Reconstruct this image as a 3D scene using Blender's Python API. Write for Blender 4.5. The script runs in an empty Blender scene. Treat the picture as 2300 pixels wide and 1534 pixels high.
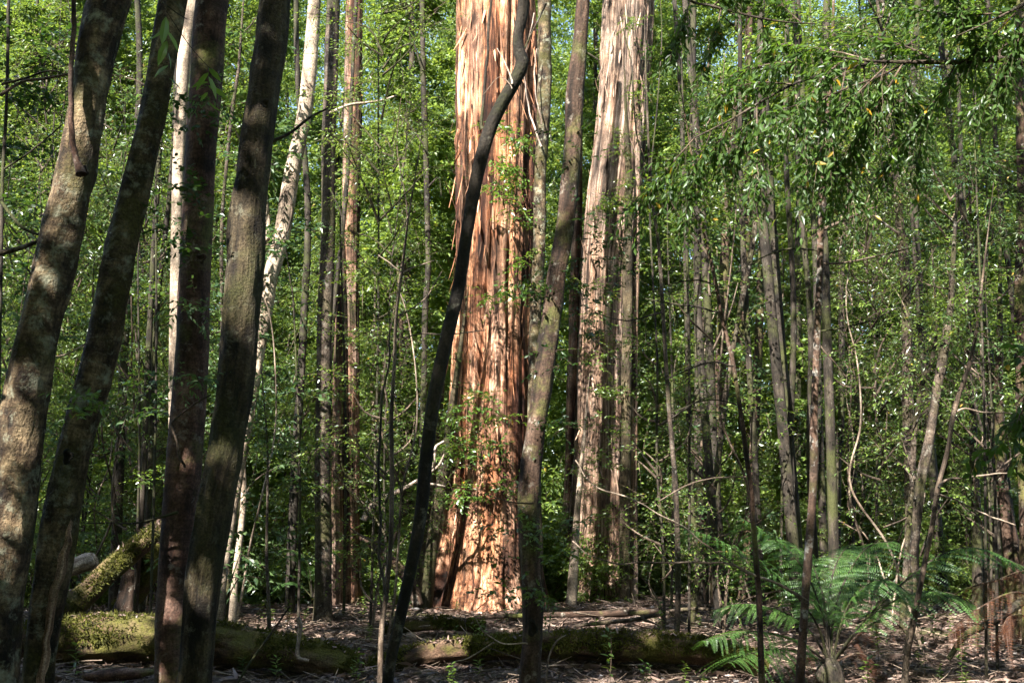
import bpy, math, random
import numpy as np
from mathutils import Vector

# ------------------------------------------------------------------ camera, world, sun, exposure
SC = bpy.context.scene
COL = SC.collection
F = 35.0 / 36.0 * 2300.0            # focal length in photograph pixels
TH = math.atan((1150 - 767) / F)    # upward pitch
CAMZ = 1.6
cam = bpy.data.cameras.new('camera'); cam.lens = 35; cam.sensor_width = 36; cam.clip_end = 500; cam.clip_start = 0.05
cam_o = bpy.data.objects.new('camera', cam); COL.objects.link(cam_o)
cam_o.location = (0, 0, CAMZ); cam_o.rotation_euler = (math.pi / 2 + TH, 0, 0)
SC.camera = cam_o

SUN_EL = math.radians(42); SUN_AZ = math.radians(208)      # azimuth from +Y towards +X
SDIR = np.array([math.cos(SUN_EL) * math.sin(SUN_AZ), math.cos(SUN_EL) * math.cos(SUN_AZ), math.sin(SUN_EL)])
W = bpy.data.worlds.new('World'); SC.world = W; W.use_nodes = True
wn = W.node_tree; bg = wn.nodes['Background']
sky = wn.nodes.new('ShaderNodeTexSky'); sky.sky_type = 'NISHITA'; sky.sun_disc = False
sky.sun_elevation = SUN_EL; sky.sun_rotation = SUN_AZ
wn.links.new(sky.outputs[0], bg.inputs[0]); bg.inputs[1].default_value = 0.085
sl = bpy.data.lights.new('sun', 'SUN'); sl.energy = 5.0; sl.angle = math.radians(0.5); sl.color = (1.0, 0.93, 0.82)
so = bpy.data.objects.new('sun', sl); COL.objects.link(so)
so.rotation_euler = Vector(SDIR.tolist()).to_track_quat('Z', 'Y').to_euler()
SC.view_settings.view_transform = 'Standard'; SC.view_settings.look = 'None'
SC.view_settings.exposure = 2.55; SC.view_settings.gamma = 1
cy = SC.cycles
cy.max_bounces = 6; cy.diffuse_bounces = 4; cy.glossy_bounces = 2; cy.transmission_bounces = 4; cy.transparent_max_bounces = 4
cy.caustics_reflective = False; cy.caustics_refractive = False
cy.sample_clamp_indirect = 6; cy.use_denoising = True; cy.use_adaptive_sampling = True; cy.adaptive_threshold = 0.02

rs = np.random.RandomState
# ------------------------------------------------------------------ maths helpers
def P(px, py, Y):
    """point at horizontal distance Y seen at photograph pixel (px, py); also metres per pixel there"""
    u = (px - 1150) / F; v = (767 - py) / F
    d = np.array([u, math.cos(TH) - v * math.sin(TH), math.sin(TH) + v * math.cos(TH)])
    t = Y / d[1]
    return np.array([0, 0, CAMZ]) + d * t, t / F

def _h(ix, iy, iz):
    n = (ix * 374761393 + iy * 668265263 + iz * 2147483647 % 1013904223) & 0xffffffff
    n = ((n ^ (n >> 13)) * 1274126177) & 0xffffffff
    n = (n ^ (n >> 16)) & 0xffffffff
    return n / 4294967295.0 * 2 - 1

def vn(p):
    p = np.asarray(p, float); i = np.floor(p).astype(np.int64); f = p - i
    f = f * f * (3 - 2 * f); r = 0
    for a in (0, 1):
        for b in (0, 1):
            for c in (0, 1):
                w = (f[:, 0] if a else 1 - f[:, 0]) * (f[:, 1] if b else 1 - f[:, 1]) * (f[:, 2] if c else 1 - f[:, 2])
                r = r + w * _h(i[:, 0] + a, i[:, 1] + b, (i[:, 2] + c) * 1442695041 % 4093)
    return r

def fbm(p, o=3):
    p = np.asarray(p, float); r = 0; a = 1
    for k in range(o):
        r = r + a * vn(p * 2 ** k + 17.3 * k); a *= .5
    return r

def ground_h(x, y):
    x = np.atleast_1d(np.asarray(x, float)); y = np.atleast_1d(np.asarray(y, float))
    p = np.stack([x, y, x * 0], 1)
    z = 0.09 * fbm(p * 0.45, 3) + 0.05 * fbm(p * 1.6 + 5, 2)
    z = z + 0.10 * np.exp(-((y - 15.6) / 1.3) ** 2) + .20 * np.exp(-((y - 11.5) / .7) ** 2) / (1 + np.exp((x - 2.5) * 2))
    z = z - 0.9 * np.clip((y - 18) / 8, 0, 1) ** 1.3
    return z

def nrmz(a):
    return a / np.maximum(np.linalg.norm(a, axis=-1, keepdims=True), 1e-9)

def cat(pts, n):
    """Catmull-Rom through rows of pts, n samples, spaced by arc length"""
    pts = np.asarray(pts, float)
    if len(pts) == 2: pts = np.array([pts[0], (pts[0] + pts[1]) / 2, pts[1]])
    q = np.vstack([2 * pts[0] - pts[1], pts, 2 * pts[-1] - pts[-2]])
    out = []
    for i in range(1, len(q) - 2):
        t = np.linspace(0, 1, 24, endpoint=(i == len(q) - 3))[:, None]
        out.append(.5 * (2 * q[i] + (q[i + 1] - q[i - 1]) * t + (2 * q[i - 1] - 5 * q[i] + 4 * q[i + 1] - q[i + 2]) * t ** 2
                         + (3 * q[i] - q[i - 1] - 3 * q[i + 1] + q[i + 2]) * t ** 3))
    o = np.vstack(out); s = np.r_[0, np.cumsum(np.linalg.norm(np.diff(o[:, :3], axis=0), axis=1))]
    ss = np.linspace(0, s[-1], n)
    return np.stack([np.interp(ss, s, o[:, k]) for k in range(o.shape[1])], 1), ss

# ------------------------------------------------------------------ mesh builder (quads only)
class G:
    def __init__(s): s.v = []; s.f = []; s.a = []; s.m = []; s.n = 0
    def add(s, v, f, a=None, m=0):
        v = np.asarray(v, float).reshape(-1, 3); f = np.asarray(f, int).reshape(-1, 4)
        s.v.append(v); s.f.append(f + s.n); s.n += len(v)
        s.a.append(np.zeros((len(v), 3)) if a is None else np.asarray(a, float))
        s.m.append(np.full(len(f), m))
    def mesh(s, name, mats, origin=(0, 0, 0), smooth=True):
        v = np.vstack(s.v) - np.asarray(origin); f = np.vstack(s.f); a = np.vstack(s.a); mi = np.concatenate(s.m)
        me = bpy.data.meshes.new(name)
        me.vertices.add(len(v)); me.vertices.foreach_set('co', v.astype(np.float32).ravel())
        me.loops.add(f.size); me.loops.foreach_set('vertex_index', f.astype(np.int32).ravel())
        me.polygons.add(len(f)); me.polygons.foreach_set('loop_start', (np.arange(len(f)) * 4).astype(np.int32))
        me.polygons.foreach_set('material_index', mi.astype(np.int32))
        me.polygons.foreach_set('use_smooth', np.full(len(f), smooth))
        at = me.attributes.new('bark', 'FLOAT_VECTOR', 'POINT'); at.data.foreach_set('vector', a.astype(np.float32).ravel())
        for m in mats: me.materials.append(m)
        me.update(); return me
    def build(s, name, mats, parent=None, origin=(0, 0, 0), smooth=True):
        if not isinstance(mats, (list, tuple)): mats = [mats]
        o = bpy.data.objects.new(name, s.mesh(name, mats, origin, smooth)); COL.objects.link(o)
        if parent: o.parent = parent
        else: o.location = origin
        return o

def empty(name, loc, label, cat_, group=None):
    o = bpy.data.objects.new(name, None); COL.objects.link(o); o.location = loc; o.empty_display_size = .2
    return tag(o, label, cat_, group)
def tag(o, label=None, cat_=None, group=None, kind=None):
    if label: o['label'] = label
    if cat_: o['category'] = cat_
    if group: o['group'] = group
    if kind: o['kind'] = kind
    return o

def tube(g, path, rad, seg=12, disp=None, m=0, s0=0., cap=True, flat=None):
    """swept tube with rotation-minimising frames; disp(theta, s, r) -> multiplier of the radius"""
    path = np.asarray(path, float); rad = np.asarray(rad, float); n = len(path)
    T = nrmz(np.gradient(path, axis=0)); ref = np.array([1., 0, 0]) if abs(T[0, 0]) < .8 else np.array([0, 1., 0])
    A = np.zeros((n, 3)); a = ref - T[0] * ref.dot(T[0])
    for i in range(n):
        a = a - T[i] * a.dot(T[i]); a /= np.linalg.norm(a); A[i] = a
    B = np.cross(T, A)
    th = np.linspace(0, 2 * np.pi, seg, endpoint=False)
    s = np.r_[0, np.cumsum(np.linalg.norm(np.diff(path, axis=0), axis=1))] + s0
    TH_, S_ = np.meshgrid(th, s); R_ = np.repeat(rad[:, None], seg, 1)
    mult = np.ones_like(R_) if disp is None else disp(TH_.ravel(), S_.ravel(), R_.ravel()).reshape(R_.shape)
    RR = R_ * mult
    v = path[:, None] + RR[..., None] * (np.cos(TH_)[..., None] * A[:, None] + np.sin(TH_)[..., None] * B[:, None])
    at = np.stack([R_ * np.cos(TH_), R_ * np.sin(TH_), S_], -1)
    idx = np.arange(n * seg).reshape(n, seg); nx = np.roll(idx, -1, 1)
    f = np.stack([idx[:-1], nx[:-1], nx[1:], idx[1:]], -1).reshape(-1, 4)
    v = v.reshape(-1, 3); at = at.reshape(-1, 3)
    if cap:
        for e, k in ((0, 0), (n - 1, 1)):
            c = len(v); v = np.vstack([v, path[e]]); at = np.vstack([at, [0, 0, s[e]]])
            r = idx[e]; ff = [(r[j], r[(j + 1) % seg], r[(j + 2) % seg], c) for j in range(0, seg, 2)]
            f = np.vstack([f, ff])
    g.add(v, f, at, m)

# ------------------------------------------------------------------ materials
def newmat(name):
    m = bpy.data.materials.new(name); m.use_nodes = True; nt = m.node_tree
    for n in list(nt.nodes): nt.nodes.remove(n)
    return m, nt, nt.nodes, nt.links
def N(nt, t, **kw):
    n = nt.nodes.new('ShaderNode' + t)
    for k, v in kw.items():
        if k in n.inputs: n.inputs[k].default_value = v
        else: setattr(n, k, v)
    return n
def ramp(nt, fac, stops):
    r = nt.nodes.new('ShaderNodeValToRGB'); e = r.color_ramp.elements
    while len(e) > 1: e.remove(e[-1])
    e[0].position = stops[0][0]; e[0].color = (*stops[0][1], 1)
    for p, c in stops[1:]:
        x = e.new(p); x.color = (*c, 1)
    nt.links.new(fac, r.inputs[0]); return r.outputs[0]
def mixc(nt, fac, a, b, mode='MIX'):
    n = nt.nodes.new('ShaderNodeMix'); n.data_type = 'RGBA'; n.blend_type = mode
    for s, v in ((n.inputs[0], fac), (n.inputs[6], a), (n.inputs[7], b)):
        if isinstance(v, (int, float)): s.default_value = v
        elif isinstance(v, tuple): s.default_value = (*v, 1)
        else: nt.links.new(v, s)
    return n.outputs[2]
def g3(c): return (c, c, c)

def bark_mat(name, dark, mid, light, fibre=(14, 14, 1.2), patch=2.2, moss=None, moss_amt=.5, lichen=None, lich_amt=.6,
             bump=.5, fine=60, rings=0.0, fissure=0, furrow=1.0):
    m, nt, ns, lk = newmat(name)
    at = N(nt, 'Attribute', attribute_name='bark')
    oi = N(nt, 'ObjectInfo')
    off = N(nt, 'VectorMath', operation='MULTIPLY_ADD'); lk.new(oi.outputs['Random'], off.inputs[0])
    off.inputs[1].default_value = (31, 17, 53); lk.new(at.outputs['Vector'], off.inputs[2])
    v = off.outputs[0]
    mp = N(nt, 'Mapping'); mp.inputs['Scale'].default_value = fibre; lk.new(v, mp.inputs[0])
    n1 = N(nt, 'TexNoise', Scale=1.0, Detail=6.0, Roughness=.65, Distortion=.3); lk.new(mp.outputs[0], n1.inputs['Vector'])
    n2 = N(nt, 'TexNoise', Scale=patch, Detail=4.0, Roughness=.6); lk.new(v, n2.inputs['Vector'])
    n3 = N(nt, 'TexNoise', Scale=fine, Detail=3.0, Roughness=.7); lk.new(v, n3.inputs['Vector'])
    c1 = ramp(nt, n1.outputs[0], [(.36, dark), (.47, mid), (.68, light)])
    if fissure:
        mp3 = N(nt, 'Mapping'); mp3.inputs['Scale'].default_value = (9, 9, .55); lk.new(v, mp3.inputs[0])
        n7 = N(nt, 'TexNoise', Scale=1.0, Detail=7.0, Roughness=.6, Distortion=.4); lk.new(mp3.outputs[0], n7.inputs['Vector'])
        c1 = mixc(nt, 1.0, c1, ramp(nt, n7.outputs[0], [(.34, g3(.16)), (.44, g3(.75)), (.55, g3(1.0)), (.7, g3(1.25))]), 'MULTIPLY')
        mp4 = N(nt, 'Mapping'); mp4.inputs['Scale'].default_value = (2.6, 2.6, .32); lk.new(v, mp4.inputs[0])
        n8 = N(nt, 'TexNoise', Scale=1.0, Detail=5.0, Roughness=.6); lk.new(mp4.outputs[0], n8.inputs['Vector'])
        gr = N(nt, 'HueSaturation', Saturation=fissure, Value=1.1); lk.new(c1, gr.inputs['Color'])
        c1 = mixc(nt, ramp(nt, n8.outputs[0], [(.42, g3(0)), (.66, g3(1))]), c1, gr.outputs[0])
    lum = ramp(nt, n2.outputs[0], [(.33, g3(.3)), (.5, g3(.85)), (.66, g3(1.6))])
    if fissure:
        mp6 = N(nt, 'Mapping'); mp6.inputs['Scale'].default_value = (3.2, 3.2, .22); lk.new(v, mp6.inputs[0])
        n10 = N(nt, 'TexNoise', Scale=1.0, Detail=5.0, Roughness=.55, Distortion=.5); lk.new(mp6.outputs[0], n10.inputs['Vector'])
        c1 = mixc(nt, furrow, c1, ramp(nt, n10.outputs[0], [(.38, (.14, .09, .08)), (.46, (.6, .5, .45)), (.55, g3(1.1))]), 'MULTIPLY')
        mp5 = N(nt, 'Mapping'); mp5.inputs['Scale'].default_value = (5, 5, 2.4); lk.new(v, mp5.inputs[0])
        n9 = N(nt, 'TexNoise', Scale=1.0, Detail=8.0, Roughness=.7, Distortion=1.2); lk.new(mp5.outputs[0], n9.inputs['Vector'])
        c1 = mixc(nt, .8, c1, mixc(nt, 1.0, c1, ramp(nt, n9.outputs[0], [(.38, g3(.3)), (.5, g3(.95)), (.62, g3(1.3))]), 'MULTIPLY'))
    c = mixc(nt, 1.0, c1, lum, 'MULTIPLY')
    fr = ramp(nt, n3.outputs[0], [(.32, g3(.45)), (.68, g3(1.5))])
    c = mixc(nt, 1.0, c, fr, 'MULTIPLY')
    if rings:
        mp2 = N(nt, 'Mapping'); mp2.inputs['Scale'].default_value = (3, 3, 26); lk.new(v, mp2.inputs[0])
        n6 = N(nt, 'TexNoise', Scale=1.0, Detail=4.0, Roughness=.6); lk.new(mp2.outputs[0], n6.inputs['Vector'])
        c = mixc(nt, rings, c, mixc(nt, 1.0, c, ramp(nt, n6.outputs[0], [(.38, g3(.35)), (.52, g3(1.0)), (.7, g3(1.6))]), 'MULTIPLY'))
    if lichen:
        n4 = N(nt, 'TexNoise', Scale=9.0, Detail=8.0, Roughness=.72, Distortion=.2); lk.new(v, n4.inputs['Vector'])
        k = 1 - lich_amt
        c = mixc(nt, ramp(nt, n4.outputs[0], [(.46 + .16 * k, g3(0)), (.60 + .16 * k, g3(.75))]), c, lichen)
    if moss:
        n5 = N(nt, 'TexNoise', Scale=1.7, Detail=7.0, Roughness=.68); lk.new(v, n5.inputs['Vector'])
        k = 1 - moss_amt
        c = mixc(nt, ramp(nt, n5.outputs[0], [(.36 + .2 * k, g3(0)), (.5 + .2 * k, g3(.9))]), c,
                 mixc(nt, 1.0, moss, fr, 'MULTIPLY'))
    bs = N(nt, 'BsdfPrincipled', Roughness=.85)
    bs.inputs['Specular IOR Level'].default_value = .25
    lk.new(c, bs.inputs['Base Color'])
    ad = N(nt, 'Math', operation='MULTIPLY_ADD'); lk.new(n3.outputs[0], ad.inputs[0]); ad.inputs[1].default_value = .35; lk.new(n1.outputs[0], ad.inputs[2])
    bp = N(nt, 'Bump', Strength=bump, Distance=.045); lk.new(ad.outputs[0], bp.inputs['Height']); lk.new(bp.outputs[0], bs.inputs['Normal'])
    out = N(nt, 'OutputMaterial'); lk.new(bs.outputs[0], out.inputs[0])
    return m

def leaf_mat(name, dark, light, trans, tfac=.4, gloss=.08, rough=.35, odd=None):
    m, nt, ns, lk = newmat(name)
    at = N(nt, 'Attribute', attribute_name='bark')
    sp = N(nt, 'SeparateXYZ'); lk.new(at.outputs['Vector'], sp.inputs[0])
    oi = N(nt, 'ObjectInfo')
    ad = N(nt, 'Math', operation='MULTIPLY_ADD'); lk.new(oi.outputs['Random'], ad.inputs[0]); ad.inputs[1].default_value = .55; lk.new(sp.outputs[0], ad.inputs[2])
    sb = N(nt, 'Math', operation='SUBTRACT', use_clamp=True); lk.new(ad.outputs[0], sb.inputs[0]); sb.inputs[1].default_value = .27
    mid = tuple((a * .6 + b * .4) for a, b in zip(dark, light))
    st = [(0, dark), (.5, mid), (.93, light)]
    c = ramp(nt, sb.outputs[0], st)
    if odd: c = mixc(nt, ramp(nt, sp.outputs[1], [(.992, g3(0)), (.9925, g3(1))]), c, odd)
    tc = mixc(nt, .6, c, trans)
    df = N(nt, 'BsdfDiffuse'); lk.new(c, df.inputs[0])
    tr = N(nt, 'BsdfTranslucent'); lk.new(tc, tr.inputs[0])
    mx = N(nt, 'MixShader'); mx.inputs[0].default_value = tfac; lk.new(df.outputs[0], mx.inputs[1]); lk.new(tr.outputs[0], mx.inputs[2])
    gl = N(nt, 'BsdfGlossy', Roughness=rough); gl.inputs[0].default_value = (.9, .95, 1, 1)
    m2 = N(nt, 'MixShader'); m2.inputs[0].default_value = gloss; lk.new(mx.outputs[0], m2.inputs[1]); lk.new(gl.outputs[0], m2.inputs[2])
    out = N(nt, 'OutputMaterial'); lk.new(m2.outputs[0], out.inputs[0])
    return m

MOSS = (.075, .085, .02)
M = {}
M['giant'] = bark_mat('red_stringy_bark', (.025, .009, .005), (.32, .135, .062), (.62, .38, .24), (30, 30, 1.8), 1.1, None, bump=1.0, fine=90, fissure=.8)
M['giant_grey'] = bark_mat('grey_stringy_bark', (.03, .015, .009), (.24, .145, .095), (.52, .38, .29), (30, 30, 1.2), 1.0, None, bump=1.0, fine=90, fissure=.7, furrow=.35)
M['dull'] = bark_mat('dull_fibrous_bark', (.02, .010, .007), (.19, .095, .055), (.38, .24, .16), (24, 24, 1.6), 2.5, (.03, .032, .008), .3, bump=1.0, fissure=.6)
M['red'] = bark_mat('red_brown_bark', (.020, .010, .008), (.066, .035, .026), (.14, .09, .07), (9, 9, 3), 2.2, MOSS, .18, (.3, .27, .24), .25, bump=.5, rings=.5)
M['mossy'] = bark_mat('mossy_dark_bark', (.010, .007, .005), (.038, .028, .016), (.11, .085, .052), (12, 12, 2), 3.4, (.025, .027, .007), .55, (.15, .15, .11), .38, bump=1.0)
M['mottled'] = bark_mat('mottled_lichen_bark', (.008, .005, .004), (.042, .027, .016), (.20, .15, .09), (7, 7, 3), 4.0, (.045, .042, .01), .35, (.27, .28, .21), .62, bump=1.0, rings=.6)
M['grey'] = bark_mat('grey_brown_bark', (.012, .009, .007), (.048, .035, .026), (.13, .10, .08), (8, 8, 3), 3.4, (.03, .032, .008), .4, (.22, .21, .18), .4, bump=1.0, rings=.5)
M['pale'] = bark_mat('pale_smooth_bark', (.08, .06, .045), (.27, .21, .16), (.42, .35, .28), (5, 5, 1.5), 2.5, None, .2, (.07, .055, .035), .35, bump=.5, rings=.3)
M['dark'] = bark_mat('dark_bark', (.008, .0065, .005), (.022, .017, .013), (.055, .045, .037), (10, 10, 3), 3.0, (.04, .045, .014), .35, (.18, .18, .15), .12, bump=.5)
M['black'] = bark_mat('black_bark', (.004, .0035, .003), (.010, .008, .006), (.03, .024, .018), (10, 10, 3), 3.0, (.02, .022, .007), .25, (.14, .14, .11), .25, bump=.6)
M['brown'] = bark_mat('brown_bark', (.010, .006, .004), (.038, .022, .015), (.085, .055, .04), (12, 12, 2), 3.0, MOSS, .3, (.3, .28, .24), .3, bump=.6)
M['spotted'] = bark_mat('spotted_lichen_bark', (.018, .01, .007), (.06, .035, .024), (.12, .08, .06), (8, 8, 3), 3.0, (.04,.04,.01), .12, (.40, .41, .38), .55, bump=.4)
M['log'] = bark_mat('rotting_mossy_log', (.012, .007, .004), (.055, .032, .02), (.12, .08, .055), (5, 5, 1.5), 3.0, (.07, .07, .012), .6, None, bump=1.0)
M['wood'] = bark_mat('bleached_dead_wood', (.06, .04, .028), (.21, .16, .13), (.42, .35, .30), (20, 20, 1), 3.0, None, bump=.5)
M['twig'] = bark_mat('twig_bark', (.02, .014, .01), (.06, .042, .03), (.14, .11, .085), (20, 20, 3), 3.0, None, bump=.2)
M['palet'] = bark_mat('pale_twig_bark', (.07, .05, .036), (.17, .13, .10), (.30, .24, .19), (20, 20, 3), 3.0, None, bump=.2)
M['leaf_far'] = leaf_mat('distant_leaf', (.025, .062, .012), (.165, .245, .045), (.28, .38, .04), .5, .022, .45, (.35, .28, .04))
M['leaf_mid'] = leaf_mat('sapling_leaf', (.02, .052, .010), (.11, .175, .028), (.24, .35, .025), .45, .05, .35, (.4, .26, .03))
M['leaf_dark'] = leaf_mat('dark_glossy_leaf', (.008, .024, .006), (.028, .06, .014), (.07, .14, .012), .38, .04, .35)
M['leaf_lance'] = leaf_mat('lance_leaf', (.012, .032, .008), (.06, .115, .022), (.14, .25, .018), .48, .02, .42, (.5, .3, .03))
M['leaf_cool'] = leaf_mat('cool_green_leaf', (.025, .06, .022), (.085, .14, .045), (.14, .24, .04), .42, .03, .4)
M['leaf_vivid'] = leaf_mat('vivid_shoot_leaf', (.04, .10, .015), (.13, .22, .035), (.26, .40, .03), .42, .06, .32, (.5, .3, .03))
M['fern'] = leaf_mat('fern_green', (.025, .07, .016), (.08, .16, .036), (.14, .28, .03), .42, .03, .45)
M['deadfern'] = leaf_mat('dead_fern_brown', (.035, .012, .006), (.11, .042, .018), (.22, .08, .025), .3, .02, .6)
M['moss'] = leaf_mat('moss_tuft', (.02, .022, .004), (.085, .088, .014), (.2, .22, .03), .2, .01, .7)
M['litter'] = leaf_mat('dry_leaf_litter', (.02, .012, .009), (.25, .175, .145), (.3, .2, .12), .12, .05, .45)

# ------------------------------------------------------------------ leaves
LT9 = (np.array([(0, 0, 0), (.45, 0, 0), (1, 0, 0), (.18, .36, .10), (.5, .5, .14), (.8, .26, .05), (.18, -.36, .10), (.5, -.5, .14), (.8, -.26, .05)]),
       np.array([(0, 1, 4, 3), (1, 2, 5, 4), (0, 6, 7, 1), (1, 7, 8, 2)]))
LT4 = (np.array([(0, 0, 0), (.42, .5, .12), (1, 0, -.1), (.42, -.5, .12)]), np.array([(0, 3, 2, 1)]))
LTS = (np.array([(0, -.25, 0), (0, .25, 0), (.5, -.5, .28), (.5, .5, .22), (1, -.12, 0), (1, .12, 0)]), np.array([(0, 2, 3, 1), (2, 4, 5, 3)]))

def put_leaves(g, rng, pos, ld, nr, ln, wd, tm, m=0, curl=.12):
    V, Fc = tm; n = len(pos)
    ld = nrmz(ld); nr = nrmz(nr - ld * (nr * ld).sum(-1, keepdims=True)); sd = np.cross(nr, ld)
    x = V[None, :, 0, None] * ln[:, None, None] * ld[:, None]
    y = V[None, :, 1, None] * wd[:, None, None] * sd[:, None]
    z = (V[None, :, 2, None] * wd[:, None, None] - curl * V[None, :, 0, None] ** 2 * ln[:, None, None]) * nr[:, None]
    v = (pos[:, None] + x + y + z).reshape(-1, 3)
    f = (Fc[None] + (np.arange(n) * len(V))[:, None, None]).reshape(-1, 4)
    a = np.repeat(np.stack([rng.rand(n), rng.rand(n), rng.rand(n)], 1), len(V), 0)
    g.add(v, f, a, m)

def sprays(g, rng, org, dr, L, nl, ll, lw, droop=.15, tm=LT4, spread=.8, sag=.15, m=0, tm_m=1, twig=.004, jit=.35, njit=.45):
    n = len(org); dr = nrmz(dr); up = np.array([0, 0, 1.])
    sd = np.cross(dr, up) ; sd = nrmz(sd + 1e-4)
    if twig:
        k = 4; tt = np.linspace(0, 1, k)
        for q in range(1):
            C = org[:, None] + dr[:, None] * (L[:, None] * tt)[..., None]; C[..., 2] -= sag * L[:, None] * tt ** 2
            rr = twig * (1.1 - tt)
            A = sd; B = np.cross(dr, sd)
            ring = [(0, 1), (-.87, -.5), (.87, -.5)]
            v = np.stack([C + rr[None, :, None] * (a * A[:, None] + b * B[:, None]) for a, b in ring], 2)   # n,k,3,3
            idx = np.arange(n * k * 3).reshape(n, k, 3); nx = np.roll(idx, -1, 2)
            f = np.stack([idx[:, :-1], nx[:, :-1], nx[:, 1:], idx[:, 1:]], -1).reshape(-1, 4)
            g.add(v.reshape(-1, 3), f, np.tile(rng.rand(1, 3), (n * k * 3, 1)) + v.reshape(-1, 3), tm_m)
    j = np.arange(nl); t = (j + .6) / nl
    t = t[None] + rng.uniform(-.3, .3, (n, nl)) / nl
    pos = org[:, None] + dr[:, None] * (L[:, None] * t)[..., None]; pos[..., 2] -= sag * L[:, None] * t ** 2
    sgn = np.where(j % 2 == 0, 1., -1.)[None, :, None]
    ld = dr[:, None] * .6 + sd[:, None] * sgn * spread + rng.normal(0, jit, (n, nl, 3)); ld[..., 2] -= droop
    nr = up + rng.normal(0, njit, (n, nl, 3))
    sz = rng.uniform(.65, 1.25, (n, nl)) * (1.1 - .35 * t)
    put_leaves(g, rng, pos.reshape(-1, 3), ld.reshape(-1, 3), nr.reshape(-1, 3), (ll * sz).ravel(), (lw * sz).ravel(), tm, m)

def clumps(g, rng, cen, rad, per, nl, ll, lw, twl=(.25, .5), flatz=.45, **kw):
    """each clump: `per` twigs fanning out of its centre"""
    k = len(cen); org = np.repeat(cen, per, 0); R = np.repeat(rad, per)[:, None]
    d = nrmz(rng.normal(0, 1, (k * per, 3)) * np.array([1, 1, flatz]))
    org = org + d * R * rng.uniform(0, .8, (k * per, 1)) * np.array([1, 1, .8])
    sprays(g, rng, org, d, rng.uniform(twl[0], twl[1], k * per), nl, ll, lw, **kw)

# ------------------------------------------------------------------ ground
def make_ground():
    xs = np.concatenate([np.linspace(-60, -13, 30)[:-1], np.linspace(-13, 13, 300), np.linspace(13, 60, 30)[1:]])
    ys = np.concatenate([np.linspace(-20, 5, 20)[:-1], np.linspace(5, 20, 220), np.linspace(20, 90, 50)[1:]])
    X, Y = np.meshgrid(xs, ys); z = ground_h(X.ravel(), Y.ravel())
    z = z + .03 * fbm(np.stack([X.ravel() * 6, Y.ravel() * 6, X.ravel() * 0], 1), 3)
    v = np.stack([X.ravel(), Y.ravel(), z], 1); nx = len(xs)
    idx = np.arange(v.shape[0]).reshape(len(ys), nx)
    f = np.stack([idx[:-1, :-1], idx[:-1, 1:], idx[1:, 1:], idx[1:, :-1]], -1).reshape(-1, 4)
    m, nt, ns, lk = newmat('forest_soil')
    tc = N(nt, 'TexCoord'); n1 = N(nt, 'TexNoise', Scale=1.6, Detail=8.0, Roughness=.7); lk.new(tc.outputs['Object'], n1.inputs['Vector'])
    n2 = N(nt, 'TexNoise', Scale=26.0, Detail=6.0, Roughness=.75); lk.new(tc.outputs['Object'], n2.inputs['Vector'])
    n3 = N(nt, 'TexNoise', Scale=.9, Detail=6.0, Roughness=.65); lk.new(tc.outputs['Object'], n3.inputs['Vector'])
    c = ramp(nt, n2.outputs[0], [(.3, (.012, .007, .005)), (.5, (.05, .03, .022)), (.7, (.14, .095, .075))])
    c = mixc(nt, 1., c, ramp(nt, n1.outputs[0], [(.3, g3(.5)), (.7, g3(1.3))]), 'MULTIPLY')
    c = mixc(nt, ramp(nt, n3.outputs[0], [(.56, g3(0)), (.63, g3(.8))]), c, (.045, .05, .01))
    bs = N(nt, 'BsdfPrincipled', Roughness=.95); lk.new(c, bs.inputs[0])
    bp = N(nt, 'Bump', Strength=.8, Distance=.05); lk.new(n2.outputs[0], bp.inputs['Height']); lk.new(bp.outputs[0], bs.inputs['Normal'])
    out = N(nt, 'OutputMaterial'); lk.new(bs.outputs[0], out.inputs[0])
    g = G(); g.add(v, f); tag(g.build('ground', m), kind='structure')
make_ground()

# ------------------------------------------------------------------ trees
def bark_disp(kind, seed):
    o = seed * 7.31
    def d(th, s, r):
        x = r * np.cos(th); y = r * np.sin(th)
        if kind == 'giant':
            fl = np.exp(-s / 1.3)
            a = fbm(np.stack([np.cos(th) * 2.6 + o, np.sin(th) * 2.6, s * .2], 1), 2) * (.07 + .22 * fl) + .10 * fl
            b = fbm(np.stack([np.cos(th) * 9 + o, np.sin(th) * 9, s * .55], 1), 2)
            e = fbm(np.stack([np.cos(th) * 30 + o, np.sin(th) * 30, s * 1.6], 1), 2)
            return 1 + a + .05 * b + .028 * e - .16 * np.clip(-b - .22, 0, 1)
        a = fbm(np.stack([np.cos(th) * .9 + o, np.sin(th) * .9, s * 1.6], 1), 3) * (.12 if kind == 'rough' else .06)
        b = fbm(np.stack([np.cos(th) * 4 + o, np.sin(th) * 4, s * 5], 1), 2) * (.07 if kind == 'rough' else .02)
        if kind == 'rotten': b = b + .16 * fbm(np.stack([np.cos(th) * 2 + o, np.sin(th) * 2, s * 3.2], 1), 3) + .10 * fbm(np.stack([np.cos(th) * 1.2 + o, np.sin(th) * 1.2, s * 1.1], 1), 2) + .05 * fbm(np.stack([np.cos(th) * 9 + o, np.sin(th) * 9, s * 9], 1), 2)
        return 1 + a + b
    return d

def px_path(pts, Y):
    out = []
    for i, p in enumerate(pts):
        y = Y if not isinstance(Y, (list, tuple)) else Y[0] + (Y[1] - Y[0]) * i / (len(pts) - 1)
        q, mpp = P(p[0], p[1], y); out.append([*q, p[2] / 2 * mpp])
    return np.array(out)

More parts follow.
